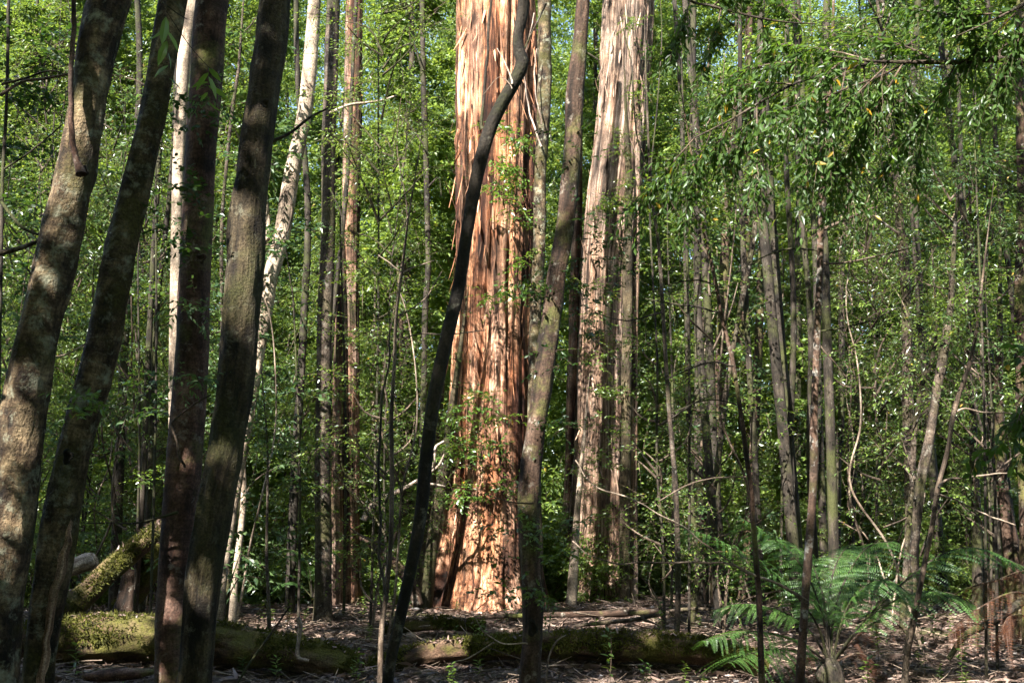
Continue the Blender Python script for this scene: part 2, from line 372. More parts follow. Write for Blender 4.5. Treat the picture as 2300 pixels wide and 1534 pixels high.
SEED = [0]
SLIM = {6.0: .88, 6.4: .87, 7.0: .97, 6.7: .97}
def trunk_tree(pts, Y, mat, label, kind='smooth', name='tree', cat_='tree', group=None, top=12.0, seg=None, flare=1.4, ground=True, branches=(), taper=True):
    """pts: (px, py, width px) from top of the visible trunk downwards, at horizontal distance Y"""
    SEED[0] += 1
    p = px_path(pts, Y); p[:, 3] *= SLIM.get(Y, 1) if not isinstance(Y, (list, tuple)) else 1
    # upwards out of the frame
    if top and pts[0][1] <= 5:
        d = (p[0, :3] - p[1, :3]); d /= np.linalg.norm(d); d = nrmz(d + np.array([0, 0, .6]))
        L = max(.5, (top - p[0, 2]) / max(d[2], .3)); extra = []
        for k in (1, .66, .33): extra.append([*(p[0, :3] + d * L * k + np.array([.25, .1, 0]) * k * math.sin(SEED[0])), p[0, 3] * (1 - .55 * k)])
        p = np.vstack([extra, p])
    elif taper:
        d = nrmz(p[0, :3] - p[1, :3] + np.array([0, 0, .2])); ln_ = 1.2 + 18 * p[0, 3]
        p = np.vstack([[*(p[0, :3] + d * ln_ * k + np.array([.12, .05, 0]) * k * math.sin(SEED[0] * 2.1)), p[0, 3] * (1 - .93 * k)] for k in (1, .66, .33)] + [p])
    if ground:
        d = (p[-1, :3] - p[-2, :3]); d /= np.linalg.norm(d); d = nrmz(d + np.array([0, 0, -.8]))
        gz = float(ground_h(p[-1, 0], p[-1, 1])[0]) - .12
        dz = p[-1, 2] - gz
        if dz > .03:
            e = p[-1, :3] + d * dz / -d[2]; p = np.vstack([p, [*e, p[-1, 3] * flare]])
        else: p[-1, 2] = min(p[-1, 2], gz + .1)
    p = p[::-1]
    rm = np.median(p[:, 3]); length = np.linalg.norm(np.diff(p[:, :3], axis=0), axis=1).sum()
    if seg is None: seg = int(np.clip(rm * 2236 / (Y if not isinstance(Y, (list, tuple)) else Y[0]) * .9, 10, 56)) // 2 * 2
    step = max(.02, rm * (.12 if kind == 'giant' else .28)) if rm > .04 else .06
    n = int(np.clip(length / step, 20, 420))
    q, ss = cat(p, n)
    base = q[0, :3].copy(); base[2] = float(ground_h(base[0], base[1])[0])
    root = empty(name, base, label, cat_, group)
    g = G(); tube(g, q[:, :3], np.maximum(q[:, 3], .003), seg, bark_disp(kind, SEED[0]))
    g.build('trunk', M[mat], root, base)
    for b in branches:
        bpts, bY, bm = b[0], b[1], (b[2] if len(b) > 2 else mat)
        bp = px_path(bpts, bY); bq, _ = cat(bp, max(8, int(len(bpts) * 7)))
        nz = fbm(bq[:, :3] * 6 + SEED[0], 2)[:, None] * .012 * np.array([1, .6, 1]); nz[0] = 0
        g = G(); tube(g, bq[:, :3] + nz, np.maximum(bq[:, 3], .0018), 6); g.build('branch', M[bm], root, base)
    if pts[0][1] > 5 and taper and cat_ == 'tree' and pts[0][2] > 4:
        yy = Y if not isinstance(Y, (list, tuple)) else Y[0]; x0, y0 = pts[0][:2]
        add_foliage(root, base, [(x0 - 35, y0 + 10, 45, 40, yy - .3), (x0 + 35, y0 - 20, 50, 50, yy - .2), (x0, y0 - 80, 55, 60, yy)], 'leaf_mid', 500 + SEED[0], .055, .024, dens=.55 * min(1, 15 / yy + .1), name='crown')
    return root, base

def add_foliage(root, base, blobs, leafm, seed, ll=.06, lw=.026, tm=LT4, dens=1., nl=8, name='foliage', twl=(.15, .4), twig=.003, **kw):
    """blobs: (px, py, rx px, ry px, Y) -> leafy sprays as one part of the tree"""
    rng = rs(seed); g = G()
    for (bx, by, rx, ry, Y) in blobs:
        c, mpp = P(bx, by, Y); RX = rx * mpp; RZ = ry * mpp; RY = min(RX, 1.2) * .8
        n = int(dens * 40 * (RX * RZ) / .25) + 5
        k = max(2, n // 9)
        u = nrmz(rng.normal(0, 1, (k, 3))) * rng.uniform(.1, 1, (k, 1)) ** .6
        cen = c + u * np.array([RX, RY, RZ])
        clumps(g, rng, cen, rng.uniform(.08, .3, k), 9, nl, ll, lw, twl=twl, tm=tm, twig=twig, **kw)
    return g.build(name, [M[leafm], M['twig']], root, base, smooth=False)

# --- the four big trunks at the left, close to the camera
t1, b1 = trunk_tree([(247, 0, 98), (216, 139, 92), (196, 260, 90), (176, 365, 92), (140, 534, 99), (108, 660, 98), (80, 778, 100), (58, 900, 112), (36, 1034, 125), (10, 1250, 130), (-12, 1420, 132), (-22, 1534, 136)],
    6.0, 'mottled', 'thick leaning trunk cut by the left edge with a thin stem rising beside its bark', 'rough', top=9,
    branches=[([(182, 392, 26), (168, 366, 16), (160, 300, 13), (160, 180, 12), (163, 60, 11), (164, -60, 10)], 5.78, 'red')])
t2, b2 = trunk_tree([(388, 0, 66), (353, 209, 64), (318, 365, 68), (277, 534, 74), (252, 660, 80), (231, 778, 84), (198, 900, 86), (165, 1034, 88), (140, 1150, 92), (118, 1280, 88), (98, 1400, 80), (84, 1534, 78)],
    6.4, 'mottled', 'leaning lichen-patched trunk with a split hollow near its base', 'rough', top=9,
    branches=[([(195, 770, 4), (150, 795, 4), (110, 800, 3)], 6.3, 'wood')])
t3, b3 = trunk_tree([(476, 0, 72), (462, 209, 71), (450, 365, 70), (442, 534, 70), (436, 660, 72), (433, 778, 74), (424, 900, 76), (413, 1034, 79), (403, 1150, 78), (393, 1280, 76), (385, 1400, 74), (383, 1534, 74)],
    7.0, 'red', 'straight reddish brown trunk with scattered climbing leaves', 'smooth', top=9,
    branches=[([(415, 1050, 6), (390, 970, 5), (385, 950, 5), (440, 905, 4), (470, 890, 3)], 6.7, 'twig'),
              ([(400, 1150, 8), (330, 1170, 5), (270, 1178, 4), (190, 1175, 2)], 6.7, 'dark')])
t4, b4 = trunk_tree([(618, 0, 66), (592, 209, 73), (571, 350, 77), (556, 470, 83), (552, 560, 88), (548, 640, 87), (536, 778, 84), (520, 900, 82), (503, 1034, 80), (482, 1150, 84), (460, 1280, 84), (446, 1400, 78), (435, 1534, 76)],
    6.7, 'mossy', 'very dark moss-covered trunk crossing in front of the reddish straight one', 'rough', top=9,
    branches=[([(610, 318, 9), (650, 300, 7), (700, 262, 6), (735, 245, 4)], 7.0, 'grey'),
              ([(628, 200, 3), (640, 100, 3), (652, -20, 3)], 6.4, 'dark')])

# --- middle distance, left
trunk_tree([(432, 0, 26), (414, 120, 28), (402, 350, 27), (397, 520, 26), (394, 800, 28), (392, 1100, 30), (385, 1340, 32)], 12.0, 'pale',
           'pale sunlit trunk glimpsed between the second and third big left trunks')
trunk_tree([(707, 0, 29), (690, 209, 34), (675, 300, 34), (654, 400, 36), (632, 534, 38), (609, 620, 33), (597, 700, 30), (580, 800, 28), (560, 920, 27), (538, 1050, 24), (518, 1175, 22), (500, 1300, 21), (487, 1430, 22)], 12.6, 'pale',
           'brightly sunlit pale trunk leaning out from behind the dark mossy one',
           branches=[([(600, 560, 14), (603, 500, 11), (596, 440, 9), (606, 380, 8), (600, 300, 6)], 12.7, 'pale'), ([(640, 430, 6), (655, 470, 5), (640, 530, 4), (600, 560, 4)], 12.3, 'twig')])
tB2, bB2 = trunk_tree([(749, 0, 30), (744, 150, 31), (738, 350, 32), (737, 534, 33), (730, 700, 34), (727, 850, 34), (724, 1034, 35), (726, 1200, 37), (725, 1365, 42)], 14.6, 'grey',
           'straight grey trunk right of the sunlit leaning trunk', branches=[([(740, 255, 7), (790, 235, 6), (850, 228, 5), (890, 215, 3)], 14.4, 'pale'), ([(738, 420, 4), (765, 480, 3), (775, 560, 2)], 14.4, 'dark')])
tB3, bB3 = trunk_tree([(796, 0, 36), (794, 200, 40), (790, 400, 40), (787, 600, 38), (788, 800, 37), (788, 1000, 38), (787, 1200, 40), (788, 1370, 48)], 17.0, 'dull',
           'red fibrous trunk standing with a twin stem, left of the curved black trunk', 'giant', seg=40)
pp = px_path([(762, 640, 14), (758, 850, 20), (757, 1034, 24), (756, 1200, 26), (752, 1372, 34)], 16.8)[::-1]
q, _ = cat(pp, 120); g = G(); tube(g, q[:, :3], q[:, 3], 24, bark_disp('giant', 77)); g.build('stem', M['dull'], tB3, bB3)
trunk_tree([(949, 0, 11), (950, 150, 12), (953, 250, 13), (958, 400, 13), (961, 534, 13), (962, 600, 13), (955, 700, 14), (953, 800, 14), (948, 1034, 15), (946, 1200, 16), (944, 1350, 17)], 16.0, 'dark',
           'slender dark trunk with drooping twigs between the twin red stems and the giant', branches=[([(950, 160, 6), (938, 125, 5), (925, 100, 4), (890, 112, 3), (875, 130, 2)], 15.8, 'dark'), ([(955, 330, 5), (935, 300, 4), (905, 270, 3), (880, 265, 2)], 15.8, 'dark'), ([(962, 420, 5), (985, 400, 4), (992, 440, 3)], 15.8, 'dark')])
trunk_tree([(838, 850, 13), (842, 950, 17), (850, 1034, 19), (858, 1200, 22), (862, 1350, 25)], 19.0, 'pale', 'short pale brown trunk half hidden by leaves above the bleached fallen branch', top=0)
trunk_tree([(900, 700, 9), (903, 900, 13), (906, 1100, 15), (905, 1345, 17)], 19.5, 'brown', 'thin brown trunk standing behind the pale branching sapling', top=0)
trunk_tree([(545, 30, 5), (536, 150, 7), (522, 250, 8), (508, 380, 8), (498, 520, 8), (500, 760, 9), (505, 1000, 10), (512, 1345, 12)], 14.0, 'grey', 'thin wavy sapling between the reddish and mossy left trunks', top=0,
           branches=[([(540, 80, 4), (560, 60, 3), (575, 40, 3)], 14, 'grey')])
tL, bL = trunk_tree([(20, 0, 7), (18, 100, 7), (14, 250, 7), (6, 400, 8), (2, 600, 8), (-4, 900, 9), (-10, 1300, 10)], 8.6, 'dark', 'thin dark sapling with round leaves at the upper left edge', top=7,
           branches=[([(4, 190, 6), (60, 175, 5), (110, 160, 4), (155, 168, 3)], 8.2, 'grey'), ([(0, 215, 8), (50, 185, 7), (100, 178, 6), (160, 165, 5)], 8.0, 'twig'), ([(-5, 570, 14), (40, 560, 11), (80, 545, 9)], 8.2, 'grey'), ([(0, 450, 8), (50, 510, 7), (90, 530, 6)], 8.2, 'dark'), ([(10, 380, 5), (70, 340, 4), (140, 280, 3)], 8.2, 'dark')])
add_foliage(tL, bL, [(60, 60, 90, 90, 8.6), (50, 330, 80, 110, 8.8), (110, 240, 60, 60, 9.0), (30, 640, 60, 90, 9.2), (60, 460, 80, 80, 8.8), (120, 120, 60, 80, 9.0), (20, 200, 50, 100, 8.5)], 'leaf_dark', 11, .065, .04, LT9, dens=.95)
trunk_tree([(600, 990, 5), (601, 1100, 6), (599, 1250, 7), (604, 1380, 9)], 11.0, 'grey', 'thin upright sapling with tiny leaves right of the mossy left trunk', top=0)
trunk_tree([(545, 1010, 9), (548, 1100, 12), (540, 1200, 15), (528, 1300, 16), (524, 1365, 18)], 13.4, 'pale', 'short pale crooked stem low behind the mossy left trunk', top=0)

# --- curved dark trunk in front of the giant
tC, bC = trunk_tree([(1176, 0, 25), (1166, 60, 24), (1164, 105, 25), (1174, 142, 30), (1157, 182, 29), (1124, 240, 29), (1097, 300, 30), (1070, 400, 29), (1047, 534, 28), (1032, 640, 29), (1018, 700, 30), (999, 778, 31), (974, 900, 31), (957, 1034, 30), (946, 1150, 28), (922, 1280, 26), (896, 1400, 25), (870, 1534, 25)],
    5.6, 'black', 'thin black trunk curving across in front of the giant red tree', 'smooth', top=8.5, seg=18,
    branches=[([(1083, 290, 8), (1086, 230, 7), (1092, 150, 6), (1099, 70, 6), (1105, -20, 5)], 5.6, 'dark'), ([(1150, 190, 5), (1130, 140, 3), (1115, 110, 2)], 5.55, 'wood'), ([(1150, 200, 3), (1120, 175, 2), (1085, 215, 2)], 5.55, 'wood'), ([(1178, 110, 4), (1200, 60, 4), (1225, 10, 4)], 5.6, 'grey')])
# --- giant red tree
tG, bG = trunk_tree([(1118, 0, 168), (1117, 209, 176), (1112, 400, 174), (1108, 560, 172), (1104, 700, 174), (1101, 850, 182), (1098, 1034, 192), (1093, 1150, 206), (1082, 1280, 236), (1074, 1378, 280)],
    16.6, 'giant', 'giant red stringy-barked trunk, the widest tree, in dappled sun at the centre', 'giant', top=15, seg=230, flare=1.25, name='giant_tree')
def strips(root, base, spots, Y, mat, seed, name='bark_strip'):
    rng = rs(seed)
    for (x0, y0, x1, y1, w) in spots:
        p = px_path([(x0, y0, w), ((x0 + x1) / 2 + rng.uniform(-6, 6), (y0 + y1) / 2, w), (x1, y1, w * .4)], Y)
        q, _ = cat(p, 10); g = G(); k = len(q)
        tt = np.linspace(0, 1, k)[:, None]
        c = q[:, :3] + np.array([0, -.08, 0]) * np.sin(tt * 3) ; s = np.array([1, .4, 0]) * q[:, 3:4]
        v = np.stack([c - s, c + s, c + s + [0, .012, 0], c - s + [0, .012, 0]], 1).reshape(-1, 3)
        idx = np.arange(k * 4).reshape(k, 4); nx = np.roll(idx, -1, 1)
        f = np.stack([idx[:-1], nx[:-1], nx[1:], idx[1:]], -1).reshape(-1, 4)
        g.add(v, f, v); g.build(name, M[mat], root, base)
strips(tG, bG, [(1032, 290, 1026, 350, 9), (1036, 320, 1020, 370, 7), (1040, 250, 1048, 420, 6), (1060, 235, 1050, 330, 5), (1200, 70, 1192, 140, 5), (1195, 90, 1206, 170, 5), (1198, 235, 1206, 290, 6), (1105, 800, 1100, 850, 6)], 15.75, 'giant', 5)
for dx, (x0, y0, x1, y1) in enumerate([(1050, 60, 1058, 400), (1140, 60, 1120, 160), (1192, 60, 1200, 190)]):
    pass
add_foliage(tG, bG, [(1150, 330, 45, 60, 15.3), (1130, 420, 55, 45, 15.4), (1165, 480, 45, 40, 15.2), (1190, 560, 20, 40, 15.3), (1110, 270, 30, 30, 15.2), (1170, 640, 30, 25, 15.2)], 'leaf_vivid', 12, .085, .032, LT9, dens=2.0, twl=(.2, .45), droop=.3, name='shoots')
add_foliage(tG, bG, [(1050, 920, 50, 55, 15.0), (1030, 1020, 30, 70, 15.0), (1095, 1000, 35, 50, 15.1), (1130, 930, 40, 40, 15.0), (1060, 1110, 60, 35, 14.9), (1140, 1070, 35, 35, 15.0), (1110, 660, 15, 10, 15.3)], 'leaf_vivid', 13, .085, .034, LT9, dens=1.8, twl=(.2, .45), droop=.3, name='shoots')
def ribbons(root, base, pts, Y, mat, seed, n, ll=(.15, .6)):
    rng = rs(seed); p, _ = cat(px_path(pts, Y)[::-1], 200); i = rng.randint(4, 196, n); th = rng.uniform(math.pi, 2 * math.pi, n)
    od = np.stack([np.cos(th), np.sin(th), 0 * th], 1); pos = p[i, :3] + od * (p[i, 3] * rng.uniform(.97, 1.05, n))[:, None]
    g = G(); ln = rng.uniform(*ll, n); sg = np.where(rng.rand(n) < .75, -1, 1)[:, None]
    put_leaves(g, rng, pos, np.array([0, 0, 1.]) * sg + rng.normal(0, .12, (n, 3)) + od * .1, od + rng.normal(0, .3, (n, 3)), ln, rng.uniform(.012, .045, n), LTS, 0, -.12)
    tag(g.build('peeling_bark', M[mat], root, base, smooth=False), kind='stuff')
GP = [(1118, 0, 168), (1117, 209, 176), (1112, 400, 174), (1108, 560, 172), (1104, 700, 174), (1101, 850, 182), (1098, 1034, 192), (1093, 1150, 204), (1084, 1280, 226), (1080, 1378, 252)]
ribbons(tG, bG, GP, 16.6, 'giant', 71, 300)
# leaning mossy twin stems left of the giant's foot
tM, bM = trunk_tree([(1000, 1040, 26), (985, 1130, 28), (970, 1240, 28), (955, 1378, 30)], 15.4, 'mossy', 'olive mossy stem leaning at the left foot of the giant', 'rough', top=0)
trunk_tree([(975, 1020, 18), (962, 1150, 20), (950, 1250, 20), (938, 1375, 24)], 15.9, 'mossy', 'narrower of two olive stems left of the giant, beside the black curved trunk', 'rough', top=0)
# mossy companion right of the giant
tR, bR = trunk_tree([(1223, 0, 29), (1222, 200, 30), (1213, 400, 28), (1211, 534, 28), (1208, 620, 28), (1202, 740, 26), (1200, 900, 28), (1200, 1100, 32), (1203, 1370, 40)], 15.3, 'mottled',
    'yellow mossy trunk pressed against the right side of the giant', 'rough', branches=[([(1216, 330, 5), (1190, 250, 4), (1178, 150, 3), (1200, 30, 3)], 15.0, 'wood'), ([(1216, 280, 4), (1200, 180, 3), (1206, 110, 2)], 15.0, 'wood')])
# grey knotted trunk in front
tK, bK = trunk_tree([(1310, 0, 30), (1302, 100, 34), (1291, 209, 38), (1288, 300, 39), (1281, 400, 42), (1266, 534, 42), (1253, 600, 41), (1245, 650, 42), (1229, 778, 46), (1214, 900, 46), (1194, 1034, 45), (1189, 1110, 50), (1188, 1160, 46), (1192, 1280, 44), (1197, 1400, 47), (1189, 1534, 50)],
    7.4, 'brown', 'knotted grey brown trunk standing right in front of the giant', 'rough', top=9, seg=30,
    branches=[([(1305, 115, 5), (1330, 125, 4), (1345, 135, 3)], 7.4, 'dark'), ([(1198, 1130, 5), (1150, 1125, 3), (1090, 1105, 2)], 7.2, 'twig'), ([(1185, 1445, 4), (1120, 1445, 3), (1080, 1405, 3), (1062, 1380, 2)], 7.1, 'palet'), ([(1110, 1443, 4), (1050, 1480, 3), (1020, 1487, 2)], 7.2, 'palet')])
add_foliage(tK, bK, [(1258, 1180, 55, 50, 7.3), (1230, 1240, 50, 45, 7.2), (1150, 1190, 40, 25, 7.1), (1215, 1330, 40, 35, 7.2), (1150, 1340, 45, 25, 7.1)], 'leaf_mid', 14, .042, .019, LT9, dens=5.5, twl=(.08, .2), twig=.0018)
add_foliage(tK, bK, [(1290, 620, 60, 60, 7.6), (1310, 690, 40, 50, 7.7), (1200, 640, 35, 25, 7.3), (1330, 560, 50, 50, 7.9), (1290, 520, 30, 40, 7.5), (1260, 800, 25, 60, 7.3), (1250, 960, 35, 50, 7.3), (1300, 350, 25, 60, 7.4)], 'leaf_dark', 15, .045, .019, LT9, dens=3.4, twl=(.1, .25), twig=.0018)
# hollow mark on the grey trunk
def knot(root, base, px, py, Y, r, mat, zs=1.6):
    c, mpp = P(px, py, Y); R = r * mpp; g = G()
    th = np.linspace(0, 2 * np.pi, 20, endpoint=False)
    rows = [(1.25, 0, .0), (1.0, -.35, .0), (.7, -.1, 0), (.35, .5, 0), (.02, .7, 0)]
    v = []
    for (k, dp, _) in rows:
        wob = 1 + .18 * np.sin(th * 3 + px) + .1 * np.sin(th * 5 + py)
        v.append(np.stack([c[0] + R * k * wob * np.cos(th), np.full(20, c[1]) + dp * R, c[2] + R * zs * k * wob * np.sin(th)], 1))
    v = np.vstack(v); idx = np.arange(100).reshape(5, 20); nx = np.roll(idx, -1, 1)
    f = np.stack([idx[:-1], idx[1:], nx[1:], nx[:-1]], -1).reshape(-1, 4)
    g.add(v, f, v); g.build('knot', M[mat], root, base)

# --- second giant
tD, bD = trunk_tree([(1413, 0, 108), (1402, 209, 110), (1390, 350, 114), (1374, 480, 114), (1361, 600, 112), (1353, 800, 114), (1350, 1034, 122), (1346, 1200, 136), (1336, 1372, 168)],
    18.2, 'giant_grey', 'second giant with pale grey stringy bark, leafy in front, right of the first', 'giant', top=16, seg=130, name='giant_tree', flare=1.2)
ribbons(tD, bD, [(1413, 0, 108), (1390, 350, 114), (1361, 600, 112), (1350, 1034, 122), (1336, 1372, 168)], 18.2, 'giant_grey', 72, 260)
trunk_tree([(1412, 420, 18), (1410, 600, 22), (1408, 800, 24), (1406, 1034, 24), (1404, 1200, 24), (1402, 1370, 28)], 17.2, 'mossy', 'dark mossy trunk hugging the right side of the second giant', 'rough', top=0)
trunk_tree([(1300, 350, 18), (1294, 600, 26), (1288, 850, 30), (1282, 1100, 36), (1270, 1372, 48)], 18.7, 'dull', 'dark ivy-hung trunk just left of the second giant', 'rough', top=0)
trunk_tree([(1298, 1130, 14), (1293, 1200, 17), (1288, 1280, 22), (1282, 1376, 28)], 16.0, 'pale', 'short pale stem at the left foot of the second giant', top=0)
trunk_tree([(1432, 300, 12), (1428, 600, 16), (1424, 800, 18), (1422, 1034, 19), (1424, 1200, 19), (1423, 1368, 21)], 17.4, 'giant_grey', 'narrow buff trunk just right of the second giant', top=0)
sD, sbD = trunk_tree([(1452, 200, 4), (1462, 420, 7), (1480, 560, 8), (1495, 800, 9), (1505, 950, 10), (1518, 1100, 12), (1523, 1300, 13), (1520, 1440, 13)], 11.0, 'grey',
    'thin grey sapling right of the second giant reaching the fallen sticks', top=0, branches=[([(1463, 430, 4), (1430, 300, 3), (1420, 160, 3), (1400, 60, 2)], 11, 'dark'), ([(1490, 700, 4), (1400, 720, 3), (1330, 700, 2)], 11, 'dark'), ([(1505, 940, 3), (1570, 900, 3), (1640, 875, 2)], 11.0, 'dark')])
add_foliage(sD, sbD, [(1400, 470, 75, 45, 11.2), (1440, 540, 60, 60, 11.2), (1350, 620, 60, 45, 11.6), (1330, 730, 35, 45, 11.8)], 'leaf_dark', 16, .06, .024, LT9, dens=.6, twl=(.12, .35))
add_foliage(tD, bD, [(1370, 480, 60, 70, 17.0), (1350, 640, 60, 70, 17.0), (1370, 850, 50, 80, 17.0), (1340, 780, 50, 80, 16.9), (1350, 930, 55, 80, 16.9), (1330, 1050, 60, 60, 16.8), (1440, 220, 25, 60, 17.2), (1400, 60, 30, 60, 17.2), (1330, 1180, 40, 40, 16.4)], 'leaf_mid', 17, .07, .03, LT4, dens=.8, twl=(.15, .4), name='creeper')

# --- thinner trunks at the right
trunk_tree([(1640, 380, 17), (1634, 470, 20), (1629, 534, 21), (1623, 700, 24), (1617, 850, 26), (1606, 1034, 27), (1606, 1160, 28), (1608, 1260, 30), (1612, 1358, 36)], 15.6, 'brown', 'stoutest brown trunk of the right side, behind the thin bending stem', 'rough', top=0)
sE, sbE = trunk_tree([(1575, 480, 6), (1583, 535, 7), (1601, 604, 8), (1625, 726, 9), (1646, 813, 10), (1657, 883, 10), (1670, 970, 11), (1678, 1034, 11), (1688, 1104, 11), (1692, 1174, 12), (1700, 1278, 13), (1705, 1348, 13), (1711, 1534, 15)], 7.6, 'brown',
    'thin brown stem bending right, arching twigs on its left side', top=0,
    branches=[([(1647, 822, 5), (1600, 812, 4), (1550, 828, 4), (1500, 850, 3)], 7.5, 'dark'), ([(1616, 700, 5), (1570, 690, 4), (1510, 682, 4), (1450, 670, 2)], 7.6, 'dark'),
              ([(1676, 1070, 4), (1640, 1072, 4), (1600, 1072, 4), (1540, 1090, 4), (1480, 1125, 3)], 7.5, 'palet'), ([(1655, 910, 4), (1610, 900, 3), (1560, 905, 3), (1500, 930, 2)], 7.5, 'dark'),
              ([(1600, 640, 4), (1560, 630, 4), (1500, 640, 3)], 7.6, 'dark')])
trunk_tree([(1718, 400, 14), (1716, 500, 16), (1708, 640, 18), (1703, 800, 19), (1692, 1034, 21), (1684, 1160, 22), (1672, 1352, 32)], 17.6, 'brown', 'brown trunk right of the thin bending stem, widening at its dark foot', top=0)
trunk_tree([(1700, 420, 8), (1695, 517, 12), (1684, 587, 13), (1667, 674, 12), (1653, 744, 10), (1642, 813, 11), (1628, 900, 13), (1614, 1022, 13), (1596, 1150, 13), (1580, 1244, 14), (1556, 1366, 17)], 14.0, 'grey', 'pale thin trunk leaning left across the stout brown one', top=0)
trunk_tree([(1799, 250, 10), (1797, 400, 13), (1794, 500, 16), (1791, 700, 17), (1790, 1034, 18), (1788, 1150, 19), (1786, 1340, 22)], 18.6, 'dark', 'dark straight trunk left of the lichen-spotted one', top=0)
sS, sbS = trunk_tree([(1868, 165, 10), (1864, 190, 11), (1858, 280, 12), (1850, 400, 13), (1843, 500, 15), (1842, 600, 15), (1836, 740, 16), (1832, 850, 16), (1828, 950, 18), (1829, 1034, 20), (1826, 1100, 18), (1819, 1200, 19), (1813, 1280, 20), (1805, 1400, 19), (1797, 1534, 21)], 7.8, 'spotted',
    'slender trunk spotted with white lichen, in front of the green fern', top=0,
    branches=[([(1870, 185, 8), (1900, 165, 7), (1945, 150, 5), (1990, 140, 3)], 7.8, 'twig'), ([(1850, 515, 9), (1885, 500, 8), (1930, 480, 7), (1970, 465, 5)], 7.8, 'twig'), ([(1848, 500, 5), (1880, 470, 4), (1910, 445, 3)], 7.8, 'twig'),
              ([(1840, 565, 4), (1770, 560, 4), (1700, 585, 3), (1640, 620, 2)], 7.8, 'dark'), ([(1845, 592, 5), (1910, 588, 4), (1980, 575, 4), (2040, 560, 3)], 7.8, 'twig'), ([(1840, 745, 4), (1900, 735, 4), (1970, 715, 3), (2020, 690, 2)], 7.8, 'dark'),
              ([(1815, 1352, 10), (1770, 1325, 8), (1700, 1290, 7), (1640, 1265, 6), (1560, 1264, 5), (1440, 1262, 4), (1380, 1265, 4), (1320, 1245, 3), (1285, 1215, 3)], 7.6, 'palet'),
              ([(1690, 1290, 5), (1610, 1240, 4), (1530, 1185, 4), (1470, 1150, 3), (1400, 1115, 4), (1330, 1085, 4), (1295, 1030, 3)], 7.6, 'palet'),
              ([(1838, 770, 4), (1870, 810, 3), (1905, 850, 3)], 7.8, 'twig')])
trunk_tree([(1915, 380, 9), (1905, 440, 11), (1897, 500, 13), (1890, 620, 14), (1891, 800, 15), (1889, 950, 15), (1881, 1034, 18), (1878, 1150, 22), (1874, 1350, 26)], 16.8, 'dark', 'dark trunk right of the lichen-spotted one, bent near its top', top=0)
trunk_tree([(1921, 872, 7), (1925, 905, 12), (1925, 1000, 14), (1916, 1100, 15), (1908, 1340, 18)], 17.8, 'dark', 'broken snag with a pale splintered top right of the lichen-spotted trunk', top=0, cat_='dead tree', name='snag', taper=False)
trunk_tree([(1985, 150, 14), (1998, 260, 17), (2006, 350, 19), (2014, 440, 20), (2031, 600, 22), (2038, 800, 24), (2039, 900, 25), (2043, 1034, 26), (2046, 1150, 26), (2044, 1250, 26), (2042, 1365, 30)], 14.8, 'grey', 'grey trunk at the right, dark above and sunlit below', 'rough', top=0)
trunk_tree([(2134, 700, 15), (2130, 723, 18), (2116, 813, 21), (2103, 883, 20), (2092, 960, 20), (2081, 1020, 24), (2068, 1080, 23), (2060, 1160, 21), (2053, 1250, 20), (2060, 1330, 17), (2050, 1400, 17), (2030, 1490, 16)], 11.6, 'grey', 'pale sunlit trunk leaning right, crossing the grey one', top=0)
trunk_tree([(2104, 720, 6), (2102, 750, 8), (2092, 813, 10), (2071, 865, 12), (2060, 935, 12), (2053, 990, 12), (2048, 1100, 13), (2030, 1340, 14)], 13.6, 'grey', 'thin pale stem left of the leaning sunlit trunk at the right', top=0)
sN, sbN = trunk_tree([(2196, 723, 7), (2179, 813, 9), (2161, 865, 10), (2140, 935, 12), (2133, 987, 10), (2123, 1034, 10), (2113, 1070, 10), (2105, 1104, 11), (2092, 1191, 11), (2081, 1243, 11), (2071, 1296, 12), (2050, 1400, 13), (2036, 1480, 14)], 9.8, 'twig', 'thin pinkish forked sapling right of the pale leaning trunk', top=0,
    branches=[([(2177, 815, 5), (2205, 815, 4), (2240, 818, 3)], 9.8, 'palet'), ([(2175, 820, 4), (2200, 842, 4), (2225, 860, 3)], 9.8, 'palet'), ([(2196, 740, 4), (2220, 760, 3), (2255, 805, 2)], 9.8, 'palet'), ([(2140, 930, 5), (2165, 918, 5), (2205, 925, 4), (2280, 930, 3)], 9.8, 'palet'),
              ([(2108, 1095, 7), (2125, 1080, 6), (2170, 1072, 5), (2220, 1065, 4), (2264, 1062, 3)], 9.6, 'palet'), ([(2108, 1110, 5), (2160, 1130, 4), (2210, 1155, 4), (2280, 1180, 3)], 9.6, 'palet')])
trunk_tree([(2188, 780, 13), (2187, 900, 16), (2186, 1000, 18), (2193, 1150, 21), (2196, 1375, 24)], 15.4, 'dark', 'dark trunk left of two others near the right edge, behind the dead frond', top=0)
trunk_tree([(2222, 820, 15), (2226, 1000, 18), (2230, 1200, 20), (2232, 1400, 24)], 14.4, 'dark', 'middle one of the three dark trunks near the right edge', top=0)
trunk_tree([(2245, 780, 16), (2243, 900, 20), (2252, 1100, 28), (2274, 1250, 38), (2292, 1400, 42)], 13.4, 'brown', 'dark trunk curving right beside the right edge', 'rough', top=0)
trunk_tree([(1582, 430, 7), (1584, 700, 9), (1585, 1034, 10), (1587, 1365, 12)], 16.9, 'dark', 'thin dark stem left of the stout brown trunk', top=0)
trunk_tree([(2062, 0, 14), (2057, 100, 14), (2053, 180, 15), (2050, 400, 17), (2075, 800, 19), (2120, 1350, 24)], 18.0, 'dark', 'dark trunk hanging behind the top right branch, mostly hidden by leaves')
trunk_tree([(2290, 150, 16), (2294, 400, 20), (2292, 700, 24), (2298, 1000, 26), (2310, 1380, 30)], 13.0, 'brown', 'brown trunk cut by the right edge of the view', 'rough', top=0)

